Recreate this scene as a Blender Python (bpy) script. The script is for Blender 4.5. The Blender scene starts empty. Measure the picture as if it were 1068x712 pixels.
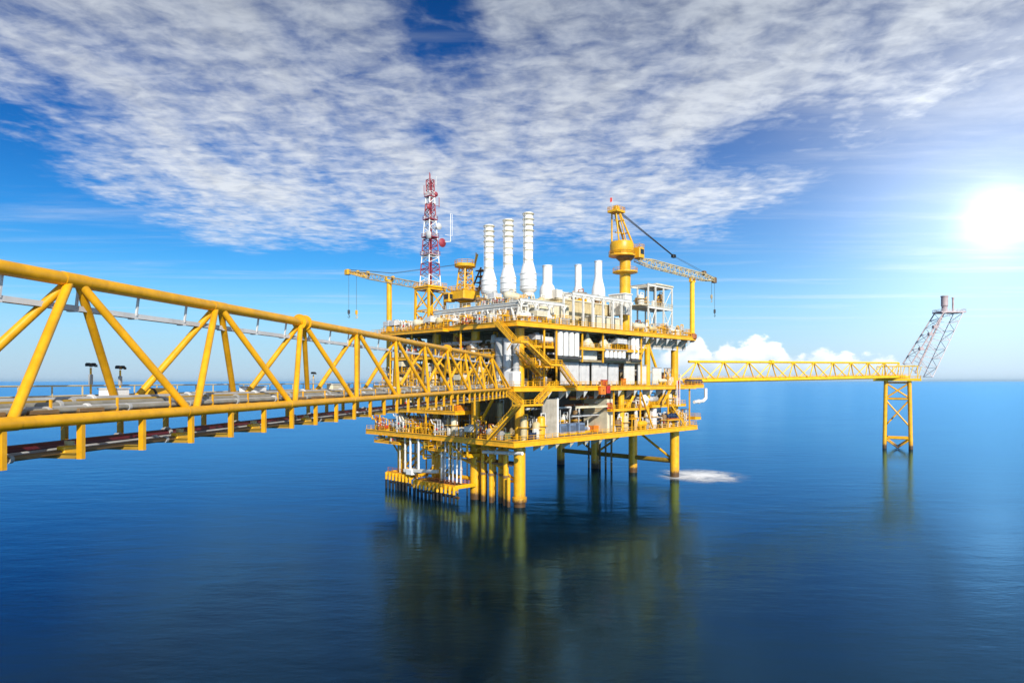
import bpy, math, random
from mathutils import Vector, Matrix
random.seed(11)
S = bpy.context.scene
COL = S.collection
R = math.radians

# ------------------------------------------------------------------ camera
HCAM = 30.0
cam = bpy.data.cameras.new('camera'); co = bpy.data.objects.new('camera', cam); COL.objects.link(co)
co.location = (0, 0, HCAM); co.rotation_euler = (R(90), 0, 0)
cam.sensor_width = 36.0; cam.lens = 704/1068*36.0; cam.shift_y = 41/1068
cam.clip_start = 0.5; cam.clip_end = 150000
S.camera = co
S.render.resolution_x = 1024; S.render.resolution_y = 682

# ------------------------------------------------------------------ light
SUN_AZ, SUN_EL = 160.0, 30.0            # clockwise from +Y, behind the camera and a little to the right
sd = Vector((math.sin(R(SUN_AZ))*math.cos(R(SUN_EL)), math.cos(R(SUN_AZ))*math.cos(R(SUN_EL)), math.sin(R(SUN_EL))))
sl = bpy.data.lights.new('sun', 'SUN'); sl.energy = 4.6; sl.angle = R(0.5); sl.color = (1.0, 0.95, 0.87)
so = bpy.data.objects.new('sun', sl); COL.objects.link(so); so.location = sd*400
so.rotation_euler = sd.to_track_quat('Z', 'Y').to_euler()
S.view_settings.view_transform = 'Standard'; S.view_settings.look = 'None'
S.view_settings.exposure = 0.30; S.view_settings.gamma = 1.0; S.view_settings.use_curve_mapping = False

# ------------------------------------------------------------------ node helper
class NT:
    def __init__(s, tree): s.t = tree; s.n = tree.nodes; s.l = tree.links
    def node(s, typ, **kw):
        x = s.n.new(typ)
        for k, v in kw.items(): setattr(x, k, v)
        return x
    def put(s, sock, v):
        if isinstance(v, bpy.types.NodeSocket): s.l.new(v, sock)
        elif v is not None: sock.default_value = v
    def m(s, op, a, b=None, c=None, clamp=False):
        x = s.node('ShaderNodeMath', operation=op, use_clamp=clamp)
        for i, v in enumerate((a, b, c)):
            if v is not None: s.put(x.inputs[i], v)
        return x.outputs[0]
    def ss(s, v, a, b, lo=0.0, hi=1.0):
        x = s.node('ShaderNodeMapRange', interpolation_type='SMOOTHSTEP')
        s.put(x.inputs[0], v)
        for i, q in zip((1, 2, 3, 4), (a, b, lo, hi)): s.put(x.inputs[i], q)
        return x.outputs[0]
    def mix(s, f, a, b, mode='MIX'):
        x = s.node('ShaderNodeMix', data_type='RGBA', blend_type=mode)
        s.put(x.inputs[0], f); s.put(x.inputs[6], a); s.put(x.inputs[7], b)
        return x.outputs[2]
    def noise(s, vec, scale, detail=4, rough=0.5, dist=0.0):
        x = s.node('ShaderNodeTexNoise'); s.put(x.inputs['Vector'], vec)
        x.inputs['Scale'].default_value = scale; x.inputs['Detail'].default_value = detail
        x.inputs['Roughness'].default_value = rough; x.inputs['Distortion'].default_value = dist
        return x.outputs['Fac']
    def comb(s, x, y, z):
        c = s.node('ShaderNodeCombineXYZ')
        for i, v in enumerate((x, y, z)): s.put(c.inputs[i], v)
        return c.outputs[0]
    def sep(s, v):
        c = s.node('ShaderNodeSeparateXYZ'); s.put(c.inputs[0], v); return c.outputs
    def ramp(s, f, stops, interp='LINEAR'):
        x = s.node('ShaderNodeValToRGB'); cr = x.color_ramp; cr.interpolation = interp
        while len(cr.elements) < len(stops): cr.elements.new(0.5)
        for e, (p, c) in zip(cr.elements, stops):
            e.position = p; e.color = (c, c, c, 1) if not isinstance(c, tuple) else (*c, 1)
        s.put(x.inputs[0], f); return x.outputs[0]

# ------------------------------------------------------------------ sky (one world: Nishita + cloud sheet + cumulus + low sun)
world = bpy.data.worlds.new('World'); S.world = world; world.use_nodes = True
N = NT(world.node_tree); N.n.clear()
out = N.node('ShaderNodeOutputWorld'); bg = N.node('ShaderNodeBackground'); N.l.new(bg.outputs[0], out.inputs[0])
bg.inputs[1].default_value = 0.10
sky = N.node('ShaderNodeTexSky', sky_type='NISHITA', sun_disc=False)
sky.sun_elevation = R(SUN_EL); sky.sun_rotation = R(SUN_AZ); sky.air_density = 1.0; sky.dust_density = 0.3; sky.ozone_density = 2.5
hsv = N.node('ShaderNodeHueSaturation'); hsv.inputs['Saturation'].default_value = 1.35; hsv.inputs['Value'].default_value = 1.04
N.l.new(sky.outputs[0], hsv.inputs['Color'])
D = N.node('ShaderNodeTexCoord').outputs['Generated']
dx, dy, dz = N.sep(D)
zc = N.m('MAXIMUM', dz, 0.02)
px = N.m('DIVIDE', dx, zc); py = N.m('DIVIDE', dy, zc)             # point on a flat cloud layer one unit up
P = N.comb(px, py, 0.0)
az = N.m('ARCTAN2', dx, dy)                                        # radians right of +Y
el = N.m('ARCSINE', dz)
# deeper blue with height, paler low down
tint = N.ramp(N.m('MULTIPLY', el, 1.6), [(0.0, (0.60, 0.72, 1.0)), (0.16, (0.44, 0.80, 1.0)), (0.34, (0.22, 0.64, 0.92)), (0.6, (0.10, 0.40, 0.68)), (0.85, (0.08, 0.30, 0.50))])
blue = N.mix(1.0, hsv.outputs[0], tint, 'MULTIPLY')
# altocumulus sheet: a broad strip of the layer, ragged at its borders
big = N.noise(P, 0.75, 3, 0.55)
warp = N.m('MULTIPLY', N.m('SUBTRACT', big, 0.5), 1.9)
qx = N.m('ADD', px, warp)
left = N.ss(qx, -2.6, -1.45)
right = N.ss(qx, 2.05, 0.85)
far = N.ss(N.m('ADD', py, N.m('MULTIPLY', warp, -1.6)), 6.1, 3.9)
sheet = N.m('MULTIPLY', N.m('MULTIPLY', left, right), far)
def blob(cx, cy, rx, ry):
    a = N.m('POWER', N.m('DIVIDE', N.m('SUBTRACT', px, cx), rx), 2.0)
    b = N.m('POWER', N.m('DIVIDE', N.m('SUBTRACT', py, cy), ry), 2.0)
    return N.m('EXPONENT', N.m('MULTIPLY', N.m('ADD', a, b), -1.0))
gaps = N.m('ADD', N.m('MULTIPLY', blob(-0.20, 1.95, 0.12, 0.42), 1.0), N.m('MULTIPLY', blob(1.02, 3.0, 0.28, 0.36), 0.85))
gaps = N.m('ADD', gaps, N.m('MULTIPLY', blob(-0.33, 2.75, 0.10, 0.30), 0.6))
gaps = N.m('ADD', gaps, N.m('MULTIPLY', blob(-1.75, 2.45, 0.42, 0.25), 0.45))
def mapped(rot, sx, sy):
    q = N.node('ShaderNodeMapping'); N.put(q.inputs[0], P); q.inputs['Rotation'].default_value = (0, 0, R(rot)); q.inputs['Scale'].default_value = (sx, sy, 1.0); return q.outputs[0]
bands = N.noise(mapped(9, 1.2, 0.50), 2.3, 4, 0.55, 0.5)          # long soft bands running away from the camera
rip = N.noise(mapped(14, 0.75, 0.95), 9.0, 7, 0.60, 0.35)          # ripples across them
fine = N.noise(mapped(-20, 1.0, 0.8), 21.0, 5, 0.55, 0.3)
puff = N.m('ADD', N.m('MULTIPLY', bands, 1.15), N.m('ADD', N.m('MULTIPLY', rip, 0.84), N.m('MULTIPLY', fine, 0.34)))
dens = N.m('SUBTRACT', N.m('ADD', puff, N.m('MULTIPLY', sheet, 0.55)), N.m('ADD', 1.46, N.m('MULTIPLY', gaps, 0.44)))
cl = N.m('MULTIPLY', N.ss(dens, -0.26, 0.58), N.ss(sheet, 0.02, 0.5))
cl = N.m('MULTIPLY', cl, N.ss(el, 0.13, 0.22))
cl = N.m('MULTIPLY', cl, 0.90)
# thin cirrus veil on the right and streaks low on the left
mp2 = N.node('ShaderNodeMapping'); N.put(mp2.inputs[0], P); mp2.inputs['Rotation'].default_value = (0, 0, R(-14)); mp2.inputs['Scale'].default_value = (0.25, 1.3, 1.0)
veil = N.m('MULTIPLY', N.ss(N.noise(mp2.outputs[0], 1.1, 6, 0.6, 0.4), 0.47, 0.80), 0.42)
veil = N.m('MULTIPLY', veil, N.ss(el, 0.02, 0.12))
veil2 = N.m('MULTIPLY', N.m('MULTIPLY', N.ss(px, 0.9, 1.7), N.ss(py, 3.4, 1.9)), N.ss(N.noise(P, 2.3, 6, 0.62), 0.32, 0.7))
cover = N.m('MAXIMUM', cl, N.m('MAXIMUM', veil, N.m('MULTIPLY', veil2, 0.55)))
ccol = N.ramp(N.m('MULTIPLY', el, 1.6), [(0.20, (7.3, 7.5, 7.6)), (0.5, (6.3, 6.6, 7.0)), (0.80, (4.1, 4.5, 5.1))])
shade = N.ss(rip, 0.30, 0.66, 0.84, 1.06)
ccol = N.mix(1.0, ccol, N.comb(shade, shade, shade), 'MULTIPLY')
skyc = N.mix(cover, blue, ccol)
# horizon paleness
skyc = N.mix(N.ss(el, 0.17, 0.0, 0.0, 0.72), skyc, (3.6, 5.2, 7.2, 1))
# distant cumulus row, by compass direction (radians) and height
tn = N.m('DIVIDE', N.m('SUBTRACT', az, 0.20), 0.36)               # 0..1 along the row
topv = N.ramp(tn, [(0.0, 0.5), (0.12, 0.56), (0.20, 0.80), (0.245, 0.48), (0.30, 0.72), (0.335, 0.60), (0.40, 0.76), (0.49, 0.66), (0.53, 0.42),
                   (0.59, 0.48), (0.635, 0.58), (0.70, 0.45), (0.76, 0.40), (0.83, 0.44), (0.87, 0.36), (0.93, 0.2), (1.0, 0.0)])
CV = N.comb(N.m('MULTIPLY', az, 60.0), N.m('MULTIPLY', el, 85.0), 0.0)
vor = N.node('ShaderNodeTexVoronoi', feature='SMOOTH_F1'); N.put(vor.inputs['Vector'], CV); vor.inputs['Scale'].default_value = 0.85
vor.inputs['Smoothness'].default_value = 0.35
cn = N.noise(CV, 1.1, 6, 0.6)
hgt = N.m('DIVIDE', el, 0.086)
edge = N.m('SUBTRACT', N.m('ADD', topv, N.m('MULTIPLY', N.m('SUBTRACT', cn, 0.5), 0.34)), N.m('ADD', hgt, N.m('MULTIPLY', vor.outputs['Distance'], 0.16)))
cm = N.m('MULTIPLY', N.ss(edge, -0.08, 0.03), N.m('MULTIPLY', N.ss(tn, 0.0, 0.08), N.ss(tn, 1.0, 0.93)))
cm = N.m('MULTIPLY', cm, N.ss(hgt, 0.02, 0.42, 0.25, 0.95))
cs = N.ss(N.m('ADD', N.m('MULTIPLY', vor.outputs['Distance'], -0.5), N.m('ADD', hgt, N.m('MULTIPLY', cn, 0.6))), 0.0, 0.75)
skyc = N.mix(cm, skyc, N.mix(cs, (5.6, 6.6, 8.0, 1), (9.3, 9.4, 9.6, 1)))
# low sun seen through thin haze
sv = Vector((506, 704, 169)).normalized()
dt = N.node('ShaderNodeVectorMath', operation='DOT_PRODUCT'); N.put(dt.inputs[0], D); dt.inputs[1].default_value = sv
dd = N.m('MAXIMUM', dt.outputs['Value'], 0.0)
glow = N.m('ADD', N.m('MULTIPLY', N.m('POWER', dd, 2000.0), 8.0), N.m('ADD', N.m('MULTIPLY', N.m('POWER', dd, 100.0), 3.8), N.m('MULTIPLY', N.m('POWER', dd, 16.0), 1.9)))
gl = N.mix(1.0, (0.92, 0.98, 1.0, 1), N.comb(glow, glow, glow), 'MULTIPLY')
skyc = N.mix(1.0, skyc, gl, 'ADD')
N.l.new(skyc, bg.inputs[0])

# ------------------------------------------------------------------ materials
MATS = {}
def pmat(name, col, rough=0.5, metal=0.0, var=0.18, scale=0.6, wear=0.0, wearcol=(0.16, 0.07, 0.025), tide=False, streak=0.0):
    m = bpy.data.materials.new(name); m.use_nodes = True
    n = NT(m.node_tree); b = n.n['Principled BSDF']
    tc = n.node('ShaderNodeTexCoord').outputs['Object']
    nz = n.noise(tc, scale, 5, 0.6)
    dark = tuple(c*(1-var) for c in col); lite = tuple(min(0.92, c*(1+var*0.6)) for c in col)
    c = n.mix(n.ss(nz, 0.32, 0.68), (*dark, 1), (*lite, 1))
    if streak > 0:
        mp = n.node('ShaderNodeMapping'); n.put(mp.inputs[0], tc); mp.inputs['Scale'].default_value = (2.2, 2.2, 0.22)
        st = n.ss(n.noise(mp.outputs[0], 1.0, 5, 0.65), 0.52, 0.74, 0.0, streak)
        c = n.mix(st, c, (*wearcol, 1))
    if wear > 0:
        wn = n.noise(tc, scale*3.1, 6, 0.68)
        c = n.mix(n.ss(wn, 0.60, 0.72, 0.0, wear), c, (*wearcol, 1))
    if tide:
        g = n.node('ShaderNodeNewGeometry').outputs['Position']
        zz = n.sep(g)[2]
        jit = n.m('MULTIPLY', n.noise(tc, 1.2, 4, 0.6), 1.5)
        c = n.mix(n.ss(n.m('ADD', zz, jit), 2.9, 1.9), c, (0.022, 0.017, 0.012, 1))
        c = n.mix(n.ss(n.m('ADD', zz, n.m('MULTIPLY', jit, 2.0)), 5.6, 3.0, 0.0, 0.45), c, (0.20, 0.09, 0.02, 1))
    n.l.new(c, b.inputs['Base Color'])
    b.inputs['Roughness'].default_value = rough; b.inputs['Metallic'].default_value = metal
    n.put(b.inputs['Roughness'], n.ss(nz, 0.2, 0.8, rough*0.8, min(1, rough*1.2)))
    MATS[name] = m; return m
YEL = (0.85, 0.425, 0.008)
pmat('yellow', YEL, 0.38, wear=0.5, var=0.14, wearcol=(0.42, 0.19, 0.02), streak=0.28)
pmat('yellow_tide', YEL, 0.40, wear=0.5, var=0.14, wearcol=(0.42, 0.19, 0.02), streak=0.25, tide=True)
pmat('bridge_yellow', (0.75, 0.355, 0.003), 0.40, wear=0.6, var=0.16, wearcol=(0.38, 0.15, 0.012), scale=0.9, streak=0.25)
pmat('lime_yellow', (0.84, 0.53, 0.012), 0.42, wear=0.2, var=0.10, wearcol=(0.5, 0.27, 0.02))
pmat('white', (0.70, 0.67, 0.60), 0.45, wear=0.45, var=0.10, wearcol=(0.42, 0.30, 0.20), streak=0.25)
pmat('bright_white', (0.82, 0.80, 0.76), 0.42, var=0.07, wear=0.22, wearcol=(0.5, 0.4, 0.3))
pmat('cream', (0.68, 0.60, 0.42), 0.5, wear=0.25, var=0.12, wearcol=(0.34, 0.20, 0.09), streak=0.3)
pmat('beige', (0.56, 0.45, 0.24), 0.55, wear=0.3, var=0.14, streak=0.3)
pmat('grey', (0.36, 0.355, 0.34), 0.5, wear=0.3, var=0.16, wearcol=(0.2, 0.13, 0.08), streak=0.25)
pmat('light_grey', (0.60, 0.59, 0.57), 0.5, wear=0.25, var=0.12, wearcol=(0.3, 0.2, 0.12), streak=0.3)
pmat('stone', (0.40,0.35,0.27), 0.6, wear=0.4, var=0.18, streak=0.4)
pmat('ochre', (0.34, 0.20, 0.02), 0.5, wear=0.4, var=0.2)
pmat('pipe_grey', (0.25, 0.23, 0.18), 0.5, wear=0.4, var=0.22, wearcol=(0.22,0.14,0.08), scale=1.4)
pmat('amber', (0.76, 0.40, 0.012), 0.42, wear=0.5, var=0.14, wearcol=(0.40, 0.18, 0.02), streak=0.3)
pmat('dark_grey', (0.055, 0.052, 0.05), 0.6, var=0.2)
pmat('brown', (0.20, 0.115, 0.045), 0.6, wear=0.4, var=0.25)
pmat('rust', (0.36, 0.10, 0.025), 0.6, wear=0.3, var=0.25)
pmat('orange', (0.72, 0.20, 0.015), 0.45, var=0.15)
pmat('red', (0.50, 0.030, 0.022), 0.45, var=0.15)
pmat('mast_red', (0.30, 0.030, 0.045), 0.5, var=0.15)
pmat('maroon', (0.105, 0.012, 0.018), 0.4, var=0.2)
pmat('navy', (0.020, 0.035, 0.085), 0.4, var=0.2)
pmat('steel_blue', (0.16, 0.22, 0.33), 0.4, var=0.2)
pmat('green', (0.10, 0.16, 0.07), 0.5, var=0.2)
pmat('black', (0.012, 0.012, 0.012), 0.55, var=0.2)
pmat('flare_steel', (0.62, 0.56, 0.57), 0.55, wear=0.4, var=0.2, wearcol=(0.26, 0.17, 0.15))
pmat('flare_rust', (0.46, 0.36, 0.36), 0.6, wear=0.4, var=0.2)
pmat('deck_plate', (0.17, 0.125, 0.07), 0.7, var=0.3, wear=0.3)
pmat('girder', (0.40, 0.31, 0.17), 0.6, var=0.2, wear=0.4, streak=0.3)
pmat('rope', (0.06, 0.065, 0.075), 0.6, var=0.1)
pmat('glass', (0.02, 0.03, 0.035), 0.08, var=0.1)

def sea_material():
    m = bpy.data.materials.new('sea_water'); m.use_nodes = True
    n = NT(m.node_tree); n.n.remove(n.n['Principled BSDF']); mo = n.n['Material Output']
    tc = n.node('ShaderNodeTexCoord').outputs['Object']
    mp = n.node('ShaderNodeMapping'); n.put(mp.inputs[0], tc); mp.inputs['Scale'].default_value = (0.45, 1.0, 1.0); mp.inputs['Rotation'].default_value = (0, 0, R(8))
    lo = n.noise(mp.outputs[0], 0.012, 4, 0.55)
    c = n.mix(n.ss(lo, 0.35, 0.68), (0.0001, 0.004, 0.011, 1), (0.0002, 0.007, 0.018, 1))
    w1 = n.noise(mp.outputs[0], 0.16, 4, 0.6); w2 = n.noise(mp.outputs[0], 0.9, 4, 0.6)
    hh = n.m('ADD', n.m('MULTIPLY', w1, 0.8), n.m('MULTIPLY', w2, 0.12))
    bp = n.node('ShaderNodeBump'); bp.inputs['Strength'].default_value = 0.11; bp.inputs['Distance'].default_value = 0.9
    n.l.new(hh, bp.inputs['Height'])
    mq = n.node('ShaderNodeMapping'); n.put(mq.inputs[0], tc); mq.inputs['Scale'].default_value = (0.3, 1.0, 1.0); mq.inputs['Rotation'].default_value = (0, 0, R(-12))
    n.put(bp.inputs['Strength'], n.ss(n.noise(mq.outputs[0], 0.006, 5, 0.6, 0.6), 0.36, 0.66, 0.08, 0.28))
    body = n.node('ShaderNodeSubsurfaceScattering'); n.l.new(c, body.inputs['Color']); body.inputs['Radius'].default_value = (1, 1, 1); body.inputs['Scale'].default_value = 30.0
    gl_ = n.node('ShaderNodeBsdfGlossy'); gl_.inputs['Color'].default_value = (0.29, 0.66, 1.0, 1)
    n.put(gl_.inputs['Roughness'], n.ss(n.noise(mp.outputs[0], 0.05, 3, 0.5), 0.3, 0.7, 0.13, 0.18)); n.l.new(bp.outputs[0], gl_.inputs['Normal'])
    fr = n.node('ShaderNodeFresnel'); fr.inputs['IOR'].default_value = 1.39; n.l.new(bp.outputs[0], fr.inputs['Normal'])
    mx = n.node('ShaderNodeMixShader'); n.l.new(fr.outputs[0], mx.inputs[0]); n.l.new(body.outputs[0], mx.inputs[1]); n.l.new(gl_.outputs[0], mx.inputs[2])
    n.l.new(mx.outputs[0], mo.inputs['Surface'])
    return m
MATS['sea'] = sea_material()
def foam_material():
    m = bpy.data.materials.new('foam'); m.use_nodes = True
    n = NT(m.node_tree); b = n.n['Principled BSDF']
    tc = n.node('ShaderNodeTexCoord').outputs['Object']
    x, y, z = n.sep(tc)
    r = n.m('SQRT', n.m('ADD', n.m('POWER', x, 2.0), n.m('POWER', y, 2.0)))
    nz = n.noise(tc, 2.6, 6, 0.62, 0.6)
    a = n.ss(n.m('ADD', r, n.m('MULTIPLY', n.m('SUBTRACT', nz, 0.5), 1.5)), 1.0, -0.05, 0.0, 0.95)
    a = n.m('MULTIPLY', a, n.ss(r, 1.0, 0.5))
    b.inputs['Base Color'].default_value = (0.92, 0.93, 0.94, 1); b.inputs['Roughness'].default_value = 0.8
    n.l.new(a, b.inputs['Alpha'])
    return m
MATS['foam'] = foam_material()

# ------------------------------------------------------------------ mesh builder
class MB:
    def __init__(s): s.v = []; s.f = []
    def add(s, vs, fs):
        o = len(s.v); s.v += [tuple(p) for p in vs]; s.f += [tuple(i+o for i in f) for f in fs]; return s
    def box(s, x0, x1, y0, y1, z0, z1):
        return s.add([(x0,y0,z0),(x1,y0,z0),(x1,y1,z0),(x0,y1,z0),(x0,y0,z1),(x1,y0,z1),(x1,y1,z1),(x0,y1,z1)],
                     [(0,3,2,1),(4,5,6,7),(0,1,5,4),(1,2,6,5),(2,3,7,6),(3,0,4,7)])
    def bev(s, x0, x1, y0, y1, z0, z1, c=0.08):        # box with chamfered vertical and top edges
        pr = [(x0+c,y0),(x1-c,y0),(x1,y0+c),(x1,y1-c),(x1-c,y1),(x0+c,y1),(x0,y1-c),(x0,y0+c)]
        cx, cy = (x0+x1)/2, (y0+y1)/2
        kx = 1-c/max(.01,(x1-x0)/2); ky = 1-c/max(.01,(y1-y0)/2)
        vs = [(x,y,z0) for x,y in pr]+[(x,y,z1-c) for x,y in pr]+[(cx+(x-cx)*kx, cy+(y-cy)*ky, z1) for x,y in pr]
        fs = [tuple(range(7,-1,-1)), tuple(range(16,24))]
        for k in (0,8):
            for i in range(8): j=(i+1)%8; fs.append((k+i,k+j,k+8+j,k+8+i))
        return s.add(vs, fs)
    def _fr(s, p, q):
        p, q = Vector(p), Vector(q); d = (q-p); L = d.length or 1e-6; d = d/L
        u = Vector((0,0,1)) if abs(d.z) < .95 else Vector((1,0,0))
        x = d.cross(u).normalized(); y = x.cross(d).normalized()
        return p, q, x, y
    def tube(s, p, q, r, n=8, r2=None):
        p, q, x, y = s._fr(p, q); r2 = r if r2 is None else r2
        a = [(math.cos(2*math.pi*i/n), math.sin(2*math.pi*i/n)) for i in range(n)]
        vs = [p+x*c*r+y*d*r for c,d in a]+[q+x*c*r2+y*d*r2 for c,d in a]
        fs = [(i,(i+1)%n,n+(i+1)%n,n+i) for i in range(n)]+[tuple(range(n-1,-1,-1)),tuple(range(n,2*n))]
        return s.add(vs, fs)
    def beam(s, p, q, w, h):
        p, q, x, y = s._fr(p, q); w /= 2; h /= 2
        cs = [(-w,-h),(w,-h),(w,h),(-w,h)]
        vs = [p+x*a+y*b for a,b in cs]+[q+x*a+y*b for a,b in cs]
        return s.add(vs, [(0,1,5,4),(1,2,6,5),(2,3,7,6),(3,0,4,7),(3,2,1,0),(4,5,6,7)])
    def ibeam(s, p, q, w, h, t=.05):
        p0, q0, x, y = s._fr(p, q)
        s.beam(p0+y*(h/2-t/2), q0+y*(h/2-t/2), w, t); s.beam(p0-y*(h/2-t/2), q0-y*(h/2-t/2), w, t)
        return s.beam(p0, q0, t, h-2*t)
    def path(s, pts, r, n=8):
        for i in range(len(pts)-1): s.tube(pts[i], pts[i+1], r, n)
        for p in pts[1:-1]: s.ball(p, r*1.0, n, 4)
        return s
    def ball(s, c, r, n=8, m=5, sq=(1,1,1)):
        vs = [(c[0],c[1],c[2]-r*sq[2])]; fs = []
        for j in range(1, m):
            t = -math.pi/2+math.pi*j/m
            for i in range(n):
                a = 2*math.pi*i/n; vs.append((c[0]+r*sq[0]*math.cos(t)*math.cos(a), c[1]+r*sq[1]*math.cos(t)*math.sin(a), c[2]+r*sq[2]*math.sin(t)))
        vs.append((c[0],c[1],c[2]+r*sq[2])); e = len(vs)-1
        for i in range(n):
            fs.append((0,1+(i+1)%n,1+i)); fs.append((e,e-n+i,e-n+(i+1)%n))
            for j in range(m-2): b=1+j*n; fs.append((b+i,b+(i+1)%n,b+n+(i+1)%n,b+n+i))
        return s.add(vs, fs)
    def lathe(s, prof, n=16, c=(0,0,0), axis='z'):
        vs = []; fs = []
        for r, z in prof:
            for i in range(n):
                a = 2*math.pi*i/n; x, y = r*math.cos(a), r*math.sin(a)
                vs.append((c[0]+x,c[1]+y,c[2]+z) if axis=='z' else ((c[0]+z,c[1]+x,c[2]+y) if axis=='x' else (c[0]+y,c[1]+z,c[2]+x)))
        k = len(prof)
        for j in range(k-1):
            for i in range(n): fs.append((j*n+i,j*n+(i+1)%n,(j+1)*n+(i+1)%n,(j+1)*n+i))
        fs.append(tuple(range(n-1,-1,-1))); fs.append(tuple(range((k-1)*n,k*n)))
        return s.add(vs, fs)
    def prism(s, pts, z0, z1):
        n = len(pts)
        return s.add([(x,y,z0) for x,y in pts]+[(x,y,z1) for x,y in pts],
                     [tuple(range(n-1,-1,-1)),tuple(range(n,2*n))]+[(i,(i+1)%n,n+(i+1)%n,n+i) for i in range(n)])
    def tri(s, a, b, c, t):                             # thin triangular plate, t = thickness vector
        t = Vector(t)/2; A = [Vector(p)-t for p in (a,b,c)]+[Vector(p)+t for p in (a,b,c)]
        return s.add(A, [(0,2,1),(3,4,5),(0,1,4,3),(1,2,5,4),(2,0,3,5)])
    def rail(s, pts, h=1.15, r=.05, sp=2.0, closed=False):
        pts = [Vector(p) for p in pts]
        if closed: pts.append(pts[0])
        for i in range(len(pts)-1):
            p, q = pts[i], pts[i+1]
            for f in (h, h*.55): s.tube(p+Vector((0,0,f)), q+Vector((0,0,f)), r, 5)
            s.beam(p+Vector((0,0,.09)), q+Vector((0,0,.09)), .03, .16)
            k = max(1, int((q-p).length/sp))
            for j in range(k+1):
                o = p+(q-p)*(j/k); s.tube(o, o+Vector((0,0,h)), r, 5)
        return s
    def build(s, name, mat, parent=None):
        me = bpy.data.meshes.new(name); me.from_pydata(s.v, [], s.f); me.validate(); me.update()
        o = bpy.data.objects.new(name, me); COL.objects.link(o)
        me.materials.append(MATS[mat])
        for p in me.polygons: p.use_smooth = True
        try: me.set_sharp_from_angle(angle=R(38))
        except Exception: pass
        if parent: o.parent = parent
        return o

def tag(o, label, cat, group=None, kind=None):
    if label: o['label'] = label
    if cat: o['category'] = cat
    if group: o['group'] = group
    if kind: o['kind'] = kind
    return o
def empty(name, loc, rz, label, cat, group=None):
    o = bpy.data.objects.new(name, None); COL.objects.link(o); o.empty_display_size = .5
    o.location = loc; o.rotation_euler = (0,0,rz)
    return tag(o, label, cat, group)
def copy_thing(o, loc, label, rz=None):
    c = o.copy(); COL.objects.link(c); c.location = loc; c['label'] = label
    if rz is not None: c.rotation_euler = (0,0,rz)
    for ch in list(o.children):
        d = ch.copy(); COL.objects.link(d); d.parent = c
        for g in list(ch.children):
            e = g.copy(); COL.objects.link(e); e.parent = d
    return c

# platform frame: a runs along the right-hand face, b along the left-hand face, from the near leg
ROT = math.atan2(.714, .70)
def W(a, b, z=0.0): return (1.8+.70*a-.714*b, 161+.714*a+.70*b, z)
def place(name, a, b, z, label, cat, group=None, rot=0.0): return empty(name, W(a,b,z), ROT+rot, label, cat, group)

# ------------------------------------------------------------------ sea
g = 60000.0
tag(MB().add([(-g,-g,0),(g,-g,0),(g,g,0),(-g,g,0)], [(0,1,2,3)]).build('sea', 'sea'), None, None, kind='structure')
fo = MB(); ring = [(math.cos(2*math.pi*i/40), math.sin(2*math.pi*i/40), 0) for i in range(40)]
fo.add(ring, [tuple(range(40))]); f_ob = fo.build('foam', 'foam'); f_ob.location = (59.5, 214.0, 0.03); f_ob.scale = (17.5, 20.0, 1)
tag(f_ob, 'white foam churning on the water beside the far right leg', 'foam', kind='stuff')

hz = MB().box(-61000,61000,-61000,61000,-1.2,112).build('haze','sea'); hz.data.materials.clear()
hm_ = bpy.data.materials.new('haze'); hm_.use_nodes = True; hm_.node_tree.nodes.clear(); hn = NT(hm_.node_tree)
vo = hn.node('ShaderNodeOutputMaterial'); vp = hn.node('ShaderNodeVolumePrincipled'); vp.inputs['Color'].default_value = (0.55, 0.80, 1.0, 1); vp.inputs['Density'].default_value = 2.2e-5
hn.l.new(vp.outputs[0], vo.inputs['Volume']); hz.data.materials.append(hm_); tag(hz, 'thin pale blue haze over the sea towards the horizon', 'haze', kind='stuff')
# ------------------------------------------------------------------ platform
PL = empty('offshore_platform', W(0,0,0), ROT, 'big yellow steel platform with three decks standing on eight legs', 'oil platform')
ZL, ZM, ZU = 16.0, 28.6, 43.8
LB = (0, 15.5, 31, 46.5)
for a in (0, 70):
    for b in LB:
        m = MB(); m.lathe([(1.42,-4),(1.42,ZL-1.0),(1.55,ZL-.9),(1.55,ZL-.2)], 20, (a,b,0))
        if a == 0 and b == 0: m.lathe([(1.42,1.0),(1.75,1.1),(1.75,2.3),(1.42,2.4)], 20, (a,b,0))
        m.build('leg', 'yellow_tide', PL)
        MB().lathe([(1.15,ZL-.2),(1.15,ZU-.6)], 16, (a,b,0)).build('column', 'yellow', PL)
MB().lathe([(.9,ZL),(.9,ZM-.6)], 14, (39.7,-1.2,0)).build('column', 'yellow', PL)
for a, b in ((53.5,-.8),(0,23),(22,20),(48,20),(22,44),(48,44)):
    MB().lathe([(.85,ZL),(.85,ZU-.6)], 14, (a,b,0)).build('column', 'yellow', PL)
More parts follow.
